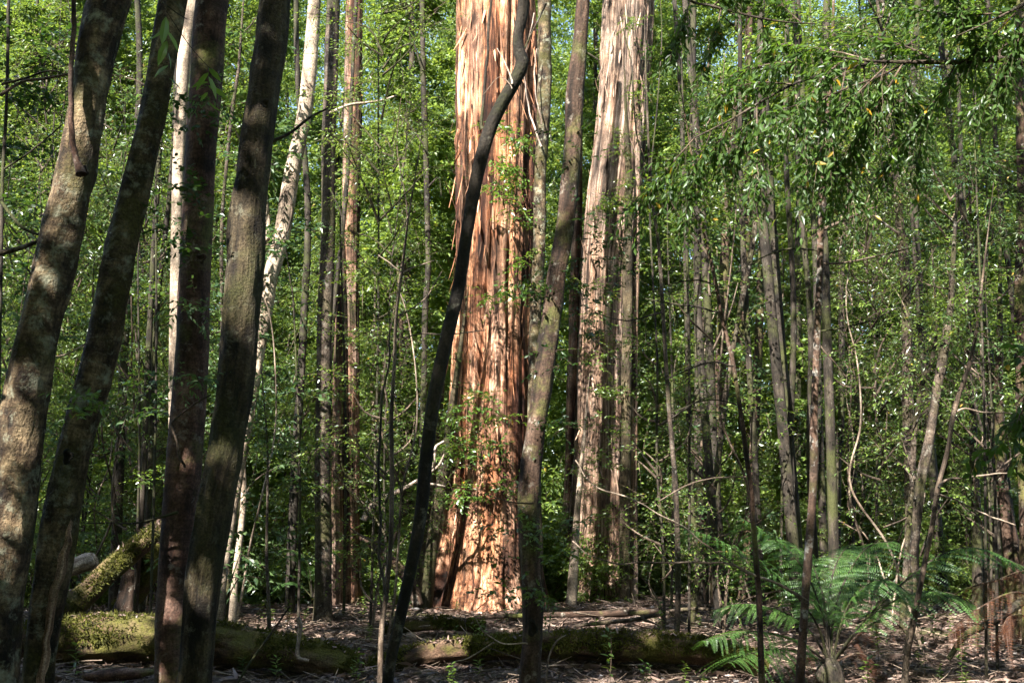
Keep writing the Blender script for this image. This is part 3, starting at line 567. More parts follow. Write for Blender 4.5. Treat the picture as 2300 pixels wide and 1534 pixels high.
# --- pale branching sapling in the middle
sP, sbP = trunk_tree([(917, 495, 4), (903, 615, 5), (890, 709, 7), (886, 813, 8), (879, 935, 9), (880, 1034, 10), (880, 1130, 10), (877, 1226, 10), (868, 1330, 12), (857, 1417, 12), (854, 1534, 14)], 9.4, 'twig',
    'pale thin sapling with forked twigs left of the curved black trunk', top=0,
    branches=[([(902, 615, 3), (880, 595, 3), (850, 573, 2)], 9.4, 'palet'), ([(893, 710, 4), (930, 690, 4), (960, 665, 3), (975, 640, 3), (990, 612, 2)], 9.4, 'palet'), ([(902, 615, 3), (930, 600, 3), (975, 585, 2)], 9.4, 'palet'), ([(900, 770, 4), (925, 753, 3), (1010, 750, 3), (1090, 742, 2)], 9.4, 'palet'),
              ([(868, 1340, 7), (854, 1270, 6), (855, 1170, 6), (850, 1040, 6), (860, 900, 5), (872, 815, 4), (872, 700, 2)], 9.2, 'dark')])
add_foliage(sP, sbP, [(900, 560, 60, 50, 9.6), (850, 620, 50, 50, 9.8), (960, 640, 40, 30, 9.6), (880, 720, 50, 40, 9.8)], 'leaf_mid', 18, .04, .016, LT9, dens=1.2, twl=(.1, .25), twig=.0016)
# creeper on the red straight trunk and shoots on the others
add_foliage(t3, b3, [(425, 250, 45, 60, 6.7), (430, 430, 50, 60, 6.6), (420, 560, 50, 60, 6.6)], 'leaf_dark', 19, .045, .026, LT9, dens=1.7, twl=(.08, .2), twig=.0018, name='creeper')
add_foliage(t3, b3, [(430, 700, 30, 45, 6.5), (415, 860, 25, 35, 6.5), (470, 230, 25, 30, 6.7)], 'leaf_cool', 20, .05, .016, LT9, dens=2.0, twl=(.08, .2), twig=.0018, droop=.5, name='creeper')
add_foliage(t2, b2, [(175, 900, 20, 30, 6.0)], 'leaf_vivid', 21, .055, .02, LT9, dens=2.5, twl=(.08, .16), twig=.0018, name='shoots')
add_foliage(tB2, bB2, [(735, 660, 40, 60, 14.2), (735, 860, 45, 70, 14.2), (725, 1100, 40, 70, 14.2)], 'leaf_mid', 22, .06, .03, LT4, dens=1.2, name='creeper')
add_foliage(tB3, bB3, [(785, 740, 35, 50, 16.3), (780, 860, 30, 40, 16.3), (785, 640, 30, 40, 16.3), (770, 1230, 30, 40, 16.2), (790, 200, 35, 90, 16.3), (795, 420, 40, 90, 16.3)], 'leaf_mid', 23, .065, .03, LT4, dens=.9, name='creeper')

# --- leafy saplings in the middle distance
def sapling(label, blobs, Y, leafm, seed, ll, lw, dens, stem_px, tm=LT4, stemw=7, group=None, mat='dark', nl=8, **kw):
    top = min(b[1] for b in blobs)
    foot = 1150 + CAMZ * F / Y
    r, b = trunk_tree([(stem_px[0], top, stemw * .5), ((stem_px[0] + stem_px[1]) / 2 + 8, (top + foot) / 2, stemw * .8), (stem_px[1], foot, stemw)], Y, mat, label, name='sapling', cat_='sapling', group=group, top=0)
    add_foliage(r, b, [(x, y, rx, ry, Y + dy) for (x, y, rx, ry, dy) in blobs], leafm, seed, ll, lw, tm, dens, nl, name='crown', **kw)
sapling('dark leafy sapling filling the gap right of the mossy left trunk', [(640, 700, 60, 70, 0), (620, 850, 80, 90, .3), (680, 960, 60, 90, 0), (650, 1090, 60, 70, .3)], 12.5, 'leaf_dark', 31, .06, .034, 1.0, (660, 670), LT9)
sapling('bushy dark sapling between the grey straight trunk and the twin red stems', [(760, 540, 45, 90, 0), (790, 640, 40, 60, .5)], 15.0, 'leaf_mid', 32, .055, .03, .9, (765, 772))
sapling('sapling with drooping fine leaves right of the grey straight trunk, up high', [(850, 120, 80, 110, 0), (900, 260, 70, 70, 0), (830, 330, 60, 60, 0)], 14.0, 'leaf_mid', 33, .06, .016, 1.0, (850, 832), droop=.6)
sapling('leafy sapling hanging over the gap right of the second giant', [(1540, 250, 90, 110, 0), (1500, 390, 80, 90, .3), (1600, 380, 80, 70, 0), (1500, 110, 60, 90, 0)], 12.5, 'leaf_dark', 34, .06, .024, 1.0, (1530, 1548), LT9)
sapling('green leafy sapling below the hanging leaves, left of the brown trunk', [(1530, 560, 60, 50, 0), (1500, 700, 50, 70, .4), (1530, 800, 50, 50, .4)], 15.0, 'leaf_mid', 35, .055, .024, .6, (1500, 1508))
sapling('right-hand sapling with cool glossy leaves high at the right edge', [(2200, 330, 110, 90, 0), (2100, 420, 80, 60, .3), (2240, 480, 80, 80, 0)], 10.5, 'leaf_cool', 36, .062, .019, 1.0, (2190, 2215), LT9, droop=.35)
sapling('bright glossy-leaved sapling in the sun beside the right edge', [(2200, 620, 110, 80, 0), (2270, 740, 70, 90, 0), (2150, 760, 60, 60, .3), (2230, 880, 80, 70, .2)], 10.9, 'leaf_cool', 37, .06, .02, 1.1, (2210, 2240), LT9, droop=.3)
sapling('dark sapling in front of the three dark trunks at the right', [(2200, 1010, 70, 60, 0), (2250, 1110, 60, 50, 0)], 12.5, 'leaf_dark', 38, .055, .025, .8, (2215, 2222), LT9)
sapling('low leafy sapling between the brown trunk and the lichen-spotted one', [(1740, 700, 60, 60, 0), (1760, 880, 60, 70, .3), (1740, 1040, 50, 60, .2)], 17.0, 'leaf_mid', 39, .055, .026, .8, (1745, 1752))
sapling('leafy sapling in the gap right of the bent dark trunk', [(1950, 640, 60, 60, 0), (1970, 800, 60, 70, .3), (1960, 960, 50, 60, 0)], 16.5, 'leaf_mid', 40, .055, .024, .8, (1960, 1964))
sapling('sapling with round leaves between the first two left trunks', [(300, 760, 40, 60, 0), (280, 900, 40, 60, 0), (320, 620, 40, 60, 0), (330, 1060, 40, 60, 0)], 13.0, 'leaf_mid', 41, .055, .034, .7, (310, 300))
sapling('round-leaved sapling between the second and third left trunks', [(350, 480, 40, 90, 0), (360, 300, 40, 90, 0), (330, 880, 40, 60, 0)], 11.0, 'leaf_dark', 42, .06, .038, .6, (350, 335), LT9)

# --- overhanging branches with lance leaves at the top right
def hang_branch(label, main, Y, subs, leafm, seed, dens=1.0, ll=.072, lw=.024):
    rng = rs(seed); mp = px_path(main, Y); base = mp[0, :3].copy()
    root = empty('branch', base, label, 'branch')
    q, _ = cat(mp, 50); g = G(); tube(g, q[:, :3] + fbm(q[:, :3] * 5, 2)[:, None] * .008, q[:, 3], 10, bark_disp('smooth', seed)); g.build('limb', M['grey'], root, base)
    gl = G()
    for s in subs:
        sp_ = px_path(s, Y if len(s[0]) < 4 else s[0][3]); sp_[:, 1] += np.linspace(0, rng.uniform(-.5, .5), len(sp_))
        q, _ = cat(sp_, 24); g = G(); tube(g, q[:, :3], np.maximum(q[:, 3], .0015), 6); g.build('twig', M['twig'], root, base)
        n = int(len(q) * dens * 1.0); ii = rng.randint(3, len(q), n)
        tdir = nrmz(q[np.minimum(ii + 1, len(q) - 1), :3] - q[ii - 1, :3])
        d = nrmz(tdir + rng.normal(0, .55, (n, 3)) + np.array([0, 0, -.35]))
        sprays(gl, rng, q[ii, :3], d, rng.uniform(.12, .38, n), 7, ll, lw, droop=.55, tm=LT9, sag=.25, twig=.0018, spread=.7, njit=.7)
    gl.build('foliage', [M[leafm], M['twig']], root, base, smooth=False)
hang_branch('long overhanging branch reaching in from the right near the top, dark hanging leaves', [(2420, 130, 17), (2300, 139, 15), (2240, 133, 13), (2150, 139, 11), (2050, 140, 9), (1960, 138, 6), (1870, 128, 4)], 6.3,
    [[(2250, 133, 6), (2262, 100, 5), (2330, 40, 3)], [(2100, 139, 5), (2060, 80, 4), (1960, 20, 2)], [(2040, 140, 5), (1980, 160, 5), (1900, 180, 4), (1820, 215, 3), (1740, 250, 2)],
     [(2030, 140, 5), (1980, 230, 4), (1930, 310, 3), (1900, 360, 2)], [(1990, 139, 4), (1975, 250, 3), (1930, 340, 2)], [(1900, 130, 4), (1850, 180, 3), (1780, 260, 2), (1700, 300, 2)],
     [(2150, 139, 4), (2130, 200, 3), (2080, 270, 2)], [(2250, 135, 4), (2230, 200, 3), (2190, 240, 2)], [(2200, 133, 4), (2150, 60, 3), (2080, 20, 2)], [(1960, 138, 4), (1880, 90, 3), (1760, 50, 2)], [(2000, 139, 4), (1900, 240, 3), (1850, 330, 2), (1810, 380, 2)]], 'leaf_lance', 51, 1.8)
hang_branch('sloping branch crossing down leftwards through dark leaves at the upper right', [(2060, 90, 9), (1960, 140, 8), (1860, 165, 7), (1780, 190, 6), (1700, 235, 6), (1640, 270, 4), (1560, 310, 3)], 6.8,
    [[(1560, 310, 3), (1500, 370, 2), (1450, 430, 1)], [(1600, 290, 3), (1560, 400, 2), (1540, 480, 1)], [(1700, 240, 3), (1690, 360, 2), (1680, 450, 1)], [(1780, 190, 3), (1790, 330, 2), (1760, 460, 1)], [(1840, 170, 3), (1840, 330, 2), (1880, 470, 1)], [(2000, 120, 3), (2090, 240, 2), (2110, 350, 1)],
     [(1860, 165, 4), (1800, 230, 3), (1740, 310, 2)], [(1780, 190, 4), (1700, 180, 3), (1620, 200, 2)], [(1720, 225, 4), (1680, 300, 3), (1640, 350, 2)], [(1900, 155, 4), (1870, 280, 3), (1830, 380, 3), (1800, 430, 2)],
     [(1940, 145, 4), (1960, 260, 3), (1940, 380, 3), (1910, 430, 2)], [(1650, 265, 3), (1600, 330, 3), (1550, 370, 2)], [(1880, 150, 3), (1760, 120, 3), (1660, 130, 2)], [(1980, 130, 4), (2040, 260, 3), (2030, 350, 2)]], 'leaf_lance', 52, 1.8)
hang_branch('leafy branch tip drooping in from the upper right corner', [(2420, -60, 9), (2300, 10, 7), (2200, 60, 5), (2140, 85, 3)], 6.0,
    [[(2300, 10, 4), (2250, 60, 3), (2200, 100, 2)], [(2320, 0, 4), (2300, 80, 3), (2280, 150, 2)], [(2250, 30, 4), (2160, 20, 3), (2070, -10, 2)]], 'leaf_lance', 53, 1.8)
hang_branch('thin branch crossing the top edge right of the second giant', [(1500, -60, 7), (1550, 0, 6), (1600, 15, 6), (1680, 35, 5), (1760, 50, 4), (1830, 55, 3)], 7.4,
    [[(1550, 0, 3), (1530, 70, 2), (1500, 130, 1)], [(1620, 20, 3), (1600, 100, 2), (1570, 170, 1)], [(1710, 40, 3), (1735, 75, 2), (1755, 110, 1)], [(1600, 15, 3), (1640, -20, 3), (1700, -40, 2)], [(1800, 52, 3), (1770, -10, 2), (1760, -60, 2)]], 'leaf_lance', 54, 1.8)
hang_branch('sprig of dark leaves poking in from the right edge at mid height', [(2400, 820, 6), (2320, 850, 4), (2290, 860, 3), (2240, 880, 2)], 5.6,
    [[(2320, 850, 3), (2280, 820, 2), (2250, 800, 1)], [(2310, 860, 3), (2270, 930, 2), (2240, 960, 1)], [(2340, 840, 3), (2300, 980, 2), (2240, 1010, 1)]], 'leaf_lance', 55, .45, .08, .035)
hang_branch('big blurred leaf sprig hanging from the top edge above the second trunk', [(330, -60, 4), (350, -10, 3), (390, 25, 3), (418, 45, 2)], 3.6,
    [[(350, -10, 2), (390, 50, 2), (415, 55, 1)]], 'leaf_vivid', 56, .12, .10, .03)

# ------------------------------------------------------------------ logs and debris
def log(label, pts, Y, mat, seed, seg=28, kind='rough', cat_='log', name='fallen_log', branches=(), sink=0):
    p = px_path(pts, Y); n = int(np.clip(np.linalg.norm(p[-1, :3] - p[0, :3]) / .03, 24, 260)); q, _ = cat(p, n)
    base = q[len(q) // 2, :3].copy(); base[2] -= q[len(q) // 2, 3]
    root = empty(name, base, label, cat_); g = G(); tube(g, q[:, :3], q[:, 3], seg, bark_disp('rotten' if mat == 'log' else kind, seed)); g.build('trunk', M[mat], root, base)
    if mat == 'log':
        rng = rs(seed + 700); g = G(); n = int(np.clip(len(q) * 90, 1200, 16000)); i = rng.randint(1, len(q) - 1, n); a = rng.uniform(-.2, math.pi + .2, n)
        T = nrmz(q[i + 1, :3] - q[i - 1, :3]); s1 = nrmz(np.cross(T, [0, 0, 1.])); u1 = np.cross(s1, T)
        od = s1 * np.cos(a)[:, None] + u1 * np.sin(a)[:, None]; pos = q[i, :3] + od * (q[i, 3] * .99)[:, None] + T * rng.uniform(-.02, .02, (n, 1))
        kp = fbm(pos * 3 + seed, 2) > -.2; pos = pos[kp]; od = od[kp]; n = len(pos)
        put_leaves(g, rng, pos, od * .6 + rng.normal(0, .6, (n, 3)), od + rng.normal(0, .4, (n, 3)), rng.uniform(.025, .07, n), rng.uniform(.009, .02, n), LT4)
        tag(g.build('moss', M['moss'], root, base, smooth=False))
        g = G(); n = 420; i = rng.randint(1, len(q) - 1, n); pos = q[i, :3] + np.array([0, 0, 1.]) * q[i, 3:4] * 1.03 + rng.normal(0, .03, (n, 3)) * [1, 1, .25]
        put_leaves(g, rng, pos, rng.normal(0, 1, (n, 3)) * [1, 1, .2], np.array([0, 0, 1.]) + rng.normal(0, .3, (n, 3)), rng.uniform(.04, .1, n), rng.uniform(.015, .03, n), LTS)
        g.build('fallen_leaves', M['litter'], root, base, smooth=False)
    for bpts, bY, bm in branches:
        bq, _ = cat(px_path(bpts, bY), 24); g = G(); tube(g, bq[:, :3], np.maximum(bq[:, 3], .002), 7); g.build('branch', M[bm], root, base)
    return root
log('thick rotting log under green moss lying between the big left trunks', [(-60, 1450, 90), (60, 1440, 88), (150, 1434, 94), (260, 1430, 98), (380, 1434, 86), (500, 1444, 88), (600, 1458, 76), (700, 1474, 70), (800, 1500, 62)], 10.6, 'log', 3, 44)
log('low mossy log lying behind the grey knotted trunk', [(820, 1508, 44), (900, 1486, 50), (1000, 1462, 48), (1100, 1458, 50), (1220, 1450, 58), (1350, 1450, 62), (1480, 1452, 60), (1600, 1466, 56), (1720, 1496, 50)], 10.8, 'log', 4, 36)
log('short mossy log piece lying in front of the giant', [(860, 1412, 22), (930, 1404, 28), (1010, 1400, 28), (1090, 1412, 24)], 13.6, 'log', 5, 24)
log('mossy leaning log propped up between the second and third left trunks', [(120, 1392, 60), (160, 1368, 56), (220, 1310, 50), (280, 1256, 46), (340, 1205, 40), (372, 1180, 34)], (12.0, 13.0), 'log', 6, 30)
log('dark upright stump under the leaning mossy log', [(300, 1225, 34), (294, 1290, 38), (288, 1340, 44), (280, 1380, 56)], 13.2, 'brown', 7, 26, cat_='stump', name='stump')
log('thick olive mossy limb arching beside the third left trunk', [(262, 1372, 30), (305, 1330, 42), (335, 1280, 46), (360, 1220, 44)], 13.6, 'log', 8, 24)
log('splintered reddish log end sticking out beside the second left trunk', [(120, 1290, 36), (165, 1275, 38), (200, 1262, 40), (214, 1256, 30)], 11.0, 'wood', 9, 22)
log('bleached dead branch rising behind the curved black trunk', [(816, 1168, 15), (826, 1146, 14), (845, 1126, 13), (868, 1116, 11), (907, 1097, 9), (940, 1078, 8), (966, 1060, 6)], 14.6, 'wood', 10, 12, 'rough', 'branch', 'dead_branch',
    [([(958, 1068, 7), (975, 1040, 7), (978, 1005, 6), (998, 990, 4)], 14.6, 'wood'), ([(966, 1060, 6), (985, 1045, 5), (998, 1020, 4)], 14.6, 'wood'), ([(930, 1083, 6), (975, 1088, 5), (1000, 1092, 3)], 14.6, 'wood')])
log('brown fallen bough sloping down to the left foot of the giant', [(806, 1205, 10), (835, 1225, 14), (872, 1252, 18), (900, 1280, 24), (925, 1315, 24), (940, 1360, 22)], 15.0, 'brown', 11, 14)
log('long weathered brown pole lying along the ground before both giants', [(900, 1404, 7), (1000, 1395, 8), (1120, 1384, 9), (1260, 1380, 12), (1400, 1376, 14), (1480, 1372, 10), (1545, 1370, 6)], 14.4, 'brown', 12, 12, 'rough')
log('grey branch on the ground crossing below the second giant', [(1290, 1405, 7), (1360, 1398, 9), (1440, 1388, 9), (1500, 1374, 9), (1560, 1366, 8), (1620, 1372, 4)], 13.2, 'grey', 13, 10, 'smooth', 'branch', 'fallen_branch',
    [([(1500, 1374, 6), (1540, 1400, 4), (1600, 1410, 2)], 13.2, 'grey'), ([(1440, 1388, 5), (1480, 1405, 3), (1500, 1430, 2)], 13.1, 'grey')])
log('dark fallen limb rising to the right behind the dead fern frond', [(2130, 1480, 10), (2170, 1425, 14), (2230, 1395, 16), (2310, 1340, 18)], 10.6, 'dark', 14, 12)
log('upright curl of pale bark standing in the litter left of the curved trunk', [(667, 1388, 13), (674, 1400, 12), (672, 1430, 9), (668, 1462, 9), (672, 1478, 10), (694, 1483, 7)], 9.6, 'wood', 15, 10, 'smooth', 'bark', 'bark_piece')
log('long dark stick slanting over the mossy log beside the upright bark curl', [(650, 1362, 4), (610, 1420, 5), (560, 1490, 5), (530, 1540, 5)], 9.0, 'dark', 16, 6, 'smooth', 'stick', 'stick')
log('pale curved twig arching from the litter right of the grey knotted trunk', [(1226, 1540, 5), (1232, 1480, 4), (1250, 1440, 4), (1272, 1425, 2)], 8.4, 'palet', 17, 6, 'smooth', 'stick', 'stick')
log('brown slab of bark lying at the bottom edge beside the third trunk', [(190, 1520, 16), (250, 1516, 26), (310, 1512, 22), (345, 1508, 10)], 8.6, 'red', 18, 16, 'rough', 'bark', 'bark_piece')

# torn hollow wood on the second trunk
p = px_path([(158, 1150, 10), (150, 1210, 18), (138, 1260, 26), (124, 1330, 24), (112, 1400, 22), (98, 1480, 26), (92, 1560, 24)], 6.345); q, _ = cat(p[::-1], 60)
g = G(); tube(g, q[:, :3] + fbm(q[:, :3] * 7, 2)[:, None] * .02, q[:, 3], 20, bark_disp('rotten', 91)); g.build('split_wood', M['giant_grey'], t2, b2)
knot(t2, b2, 152, 1025, 6.16, 9, 'black'); knot(t1, b1, 186, 385, 5.84, 12, 'black', .8); knot(tK, bK, 1196, 1410, 7.22, 8, 'black', 2.0); knot(t3, b3, 452, 580, 6.86, 9, 'red', 1); knot(t4, b4, 596, 232, 6.45, 9, 'dark', 1)

def litter():
    rng = rs(5); g = G(); n = 62000
    y = 8.2 + 11.5 * rng.rand(n) ** 1.1; x = (rng.rand(n) * 2 - 1) * (y * .56 + .5)
    pos = np.stack([x, y, ground_h(x, y) + .03 * fbm(np.stack([x * 6, y * 6, x * 0], 1), 3) + rng.uniform(0, .05, n)], 1)
    d = nrmz(rng.normal(0, 1, (n, 3)) * [1, 1, 0]) + rng.normal(0, .12, (n, 3)) * [0, 0, 1]; nr = np.array([0, 0, 1.]) + rng.normal(0, .5, (n, 3))
    ln = rng.uniform(.05, .13, n); ln[rng.rand(n) < .1] *= 2.0
    put_leaves(g, rng, pos, d, nr, ln, ln * rng.uniform(.13, .3, n), LTS, 0, .25)
    n = 2600; y = 8.2 + 9 * rng.rand(n); x = (rng.rand(n) * 2 - 1) * (y * .56 + .5)
    pos = np.stack([x, y, ground_h(x, y) + rng.uniform(.02, .08, n)], 1); ln = rng.uniform(.18, .55, n)
    put_leaves(g, rng, pos, nrmz(rng.normal(0, 1, (n, 3)) * [1, 1, 0]) + rng.normal(0, .05, (n, 3)), np.array([0, 0, 1.]) + rng.normal(0, .3, (n, 3)), ln, rng.uniform(.007, .02, n), LTS, 0, .12)
    tag(g.build('leaf_litter', M['litter'], smooth=False), kind='stuff', label='dry brown leaves and bark strips covering the forest floor')
    g = G(); n = 1500
    y = 8.2 + 9.5 * rng.rand(n); x = (rng.rand(n) * 2 - 1) * (y * .55)
    for i in range(n):
        L = rng.uniform(.15, .9) * (1 if rng.rand() < .85 else 1.8); a = rng.uniform(0, math.pi); el = rng.normal(.05, .16)
        d = np.array([math.cos(a) * math.cos(el), math.sin(a) * math.cos(el), math.sin(el)])
        t = np.linspace(-.5, .5, 5)[:, None]; c = np.array([x[i], y[i], 0]) + d * L * t + np.array([-d[1], d[0], .5]) * (rng.uniform(-.2, .2) * L * t ** 2)
        c[:, 2] += float(ground_h(x[i], y[i])[0]) + rng.uniform(.02, .08)
        r = rng.uniform(.003, .011); tube(g, c, r * np.linspace(1, .5, 5), 4, m=int(rng.rand() < .35), cap=False)
    tag(g.build('fallen_twigs', [M['twig'], M['palet']]), kind='stuff', label='thin dry twigs strewn over the leaf litter')
litter()

# ------------------------------------------------------------------ ferns
def frond(root, base, pts, Y, mat, seed, npin=27, plen=.30, hang=.25, shape=1.0, start=.22, gap=0.):
    rng = rs(seed); p = px_path([(a, b, w) for a, b, w in pts], Y); q, ss = cat(p, 70); g = G()
    tube(g, q[:, :3], np.maximum(q[:, 3], .0015), 6, m=1)
    T = nrmz(np.gradient(q[:, :3], axis=0)); up = np.array([0, 0, 1.])
    for i in range(npin):
        t = start + (1 - start) * (i + .5) / npin; k = int(t * 69); u = (t - start) / (1 - start)
        L = plen * (math.sin(math.pi * min(1, (u * .86 + .14)) ** shape) ** .7 + .06) * rng.uniform(.9, 1.08)
        L *= rng.uniform(.82, 1.12); tt = nrmz(T[k] + rng.normal(0, .09, 3)); side = nrmz(np.cross(tt, up) + 1e-6); 
        for s in (-1, 1):
            if rng.rand() < gap: continue
            nseg = 22; w = np.linspace(0, 1, nseg)
            d0 = nrmz(side * s + tt * .45 + up * .05)
            C = q[k, :3] + d0 * (L * w)[:, None] - up * (hang * L * w ** 2)[:, None] + tt * (.12 * L * w ** 2)[:, None]
            dd = nrmz(np.gradient(C, axis=0)); nn = nrmz(np.cross(tt, dd)) * s; nn = np.where(nn[:, 2:3] < 0, -nn, nn)
            for s2 in (-1, 1):
                pl = (.05 if mat == 'deadfern' else .034) * (1 - w * .6) * rng.uniform(.7, 1.15)
                ld = nrmz(np.cross(nn, dd) * s2 + dd * .5)
                put_leaves(g, rng, C, ld, nn + rng.normal(0, .12, nn.shape), pl, np.full(nseg, L / nseg * .7), LT4, 0, .1)
            # thin midrib
            sd_ = np.cross(nn, dd) * .0012
            v = np.stack([C - sd_, C + sd_], 1).reshape(-1, 3); ix = np.arange(nseg - 1) * 2
            g.add(v, np.stack([ix, ix + 1, ix + 3, ix + 2], 1), v * 0 + .5, 0)
    return g.build('frond', [M[mat], M['dark'] if mat == 'fern' else M['brown']], root, base, smooth=False)
Z9 = lambda pts: [(1500 + a / 2.8725, 1000 + b / 2.8725, w) for a, b, w in pts]
fb, _ = P(1862, 1492, 10.3); fb[2] = float(ground_h(fb[0], fb[1])[0])
fern = empty('tree_fern', fb, 'large green tree fern with arching fronds behind the lichen-spotted trunk', 'fern')
g = G(); pth = np.array([fb + [0, 0, -.1], fb + [0, 0, .08], fb + [.01, 0, .2], fb + [.01, 0, .27]]); q, _ = cat(np.c_[pth, [.15, .13, .10, .04]], 16)
tube(g, q[:, :3], q[:, 3], 20, bark_disp('rough', 3)); g.build('crown_base', M['dark'], fern, fb)
FR = [([(1040, 1390, 6), (1010, 1150, 5), (930, 900, 4), (800, 700, 3), (620, 560, 2), (470, 470, 2)], 10.2),
      ([(1035, 1390, 6), (960, 1150, 5), (800, 940, 4), (560, 760, 3), (300, 600, 3), (60, 520, 2)], 9.6),
      ([(1050, 1390, 6), (1020, 1100, 5), (980, 900, 4), (900, 720, 3), (760, 620, 2), (640, 610, 2)], 10.8),
      ([(1060, 1390, 6), (1120, 1150, 6), (1200, 980, 5), (1330, 880, 4), (1450, 880, 3), (1560, 960, 2)], 10.0),
      ([(1065, 1390, 6), (1220, 1190, 6), (1400, 1040, 5), (1600, 955, 4), (1800, 950, 3), (1980, 1030, 2)], 9.9),
      ([(1070, 1390, 6), (1300, 1100, 6), (1550, 860, 5), (1780, 700, 4), (2000, 665, 3), (2290, 780, 2)], 10.2),
      ([(1030, 1400, 6), (880, 1290, 5), (700, 1220, 4), (480, 1200, 3), (230, 1260, 2)], 9.5),
      ([(1050, 1390, 6), (1080, 1050, 5), (1180, 800, 4), (1300, 650, 3), (1450, 620, 2)], 11.2),
      ([(1040, 1390, 6), (900, 1180, 5), (700, 1060, 4), (480, 1020, 3), (300, 1060, 2)], 10.3),
      ([(1060, 1390, 6), (1040, 1100, 5), (1060, 850, 4), (1120, 700, 3), (1180, 640, 2)], 11.2),
      ([(1030, 1400, 6), (860, 1330, 4), (680, 1320, 3), (500, 1350, 2), (390, 1400, 2)], 9.2)]
for i, (pts, Y) in enumerate(FR): frond(fern, fb, Z9(pts), [10.3, Y], 'fern', 60 + i, plen=.56 if i < 6 else .48, hang=.45, gap=.06)
for i, (pts, Y) in enumerate([([(1010, 1390, 5), (900, 1370, 4), (820, 1420, 3), (790, 1500, 2)], 10.0), ([(1090, 1390, 5), (1230, 1340, 4), (1330, 1400, 3), (1360, 1480, 2)], 10.1), ([(1080, 1380, 5), (1250, 1200, 4), (1400, 1120, 3), (1520, 1180, 2)], 10.6)]):
    o = frond(fern, fb, Z9(pts), [10.3, Y], 'deadfern', 80 + i, npin=12, plen=.2, hang=1.3, gap=.3); o['label'] = 'dead brown hanging frond'
db, _ = P(2330, 1420, 10.2); db[2] = float(ground_h(db[0], db[1])[0])
dfern = empty('fern', db, 'rusty brown dead fern fronds hanging beside the right edge', 'fern')
for i, (pts, Y) in enumerate([([(2420, 1000, 8), (2350, 850, 7), (2280, 815, 6), (2150, 860, 5), (2000, 900, 4), (1850, 960, 3), (1760, 1060, 2)], 10.0), ([(2420, 1100, 6), (2300, 960, 5), (2180, 960, 4), (2040, 1030, 3), (1900, 1120, 2), (1800, 1230, 2)], 9.7), ([(2420, 1200, 6), (2300, 1100, 5), (2200, 1110, 4), (2150, 1200, 2)], 9.9)]):
    frond(dfern, db, Z9(pts), Y, 'deadfern', 90 + i, npin=15, plen=.24, hang=1.5, start=.1, gap=.4)
q, _ = cat(np.array([[*db, .1], [*(db + [.1, 0, .5]), .08], [*P(2350, 1350, 10.0)[0], .03]]), 20)
g = G(); tube(g, q[:, :3], q[:, 3], 14, bark_disp('rough', 8)); g.build('stem', M['brown'], dfern, db)
# small distant fern
sb_, _ = P(700, 1330, 15.0); sb_[2] = float(ground_h(sb_[0], sb_[1])[0])
sf = empty('fern', sb_, 'small pale fern in the shade left of the grey straight trunk', 'fern')
for i, pts in enumerate([[(700, 1340, 3), (690, 1290, 3), (660, 1250, 2), (620, 1262, 1)], [(702, 1340, 3), (690, 1260, 3), (650, 1235, 2), (600, 1250, 1)], [(705, 1340, 3), (715, 1270, 2), (740, 1240, 2), (770, 1260, 1)], [(700, 1340, 3), (670, 1310, 2), (640, 1310, 2), (610, 1330, 1)]]):
    frond(sf, sb_, pts, 15.0, 'fern', 100 + i, npin=22, plen=.24)

# ------------------------------------------------------------------ ground plants
def seedling(px, py, label, seed, n=7, ll=.07, lw=.025, mat='leaf_vivid', h=.25):
    Y = CAMZ * F / (py - 1150); c, _ = P(px, py, Y); c[2] = float(ground_h(c[0], c[1])[0]); rng = rs(seed)
    r = empty('seedling', c, label, 'seedling'); g = G()
    q, _ = cat(np.array([[*c, .004], [*(c + [.02, 0, h * .5]), .003], [*(c + [0, 0, h]), .002]]), 8); tube(g, q[:, :3], q[:, 3], 5); g.build('stem', M['twig'], r, c)
    g = G(); k = n * 2; t = np.linspace(.3, 1, k); a = np.arange(k) * 2.4
    pos = c + np.stack([0 * t, 0 * t, t * h], 1); d = np.stack([np.cos(a), np.sin(a), .4 + 0 * a], 1)
    put_leaves(g, rng, pos, d, np.array([0, 0, 1.]) + rng.normal(0, .2, (k, 3)), np.full(k, ll), np.full(k, lw), LT9); g.build('leaves', M[mat], r, c, smooth=False)
for i, (x, y, l) in enumerate([(1025, 1385, 'tiny bright seedling standing at the foot of the giant'), (545, 1495, 'small seedling between the mossy trunk and the slanting stick'), (1710, 1420, 'seedling beside the thin bending stem'),
    (250, 1470, 'seedling growing in front of the thick mossy log'), (1075, 1500, 'low green seedling left of the grey knotted trunk'), (2150, 1470, 'seedling in the sunlit litter at the lower right'), (1400, 1420, 'seedling behind the low mossy log'), (30, 1520, 'small seedling at the lower left corner'), (620, 1510, 'seedling near the bottom edge by the slanting stick'), (1990, 1440, 'seedling in the litter right of the tree fern')]):
    seedling(x, y, l, 200 + i, 6 + i % 3, .06 + .01 * (i % 3), .022, 'leaf_vivid' if i % 2 == 0 else 'leaf_cool', .16 + .05 * (i % 3))

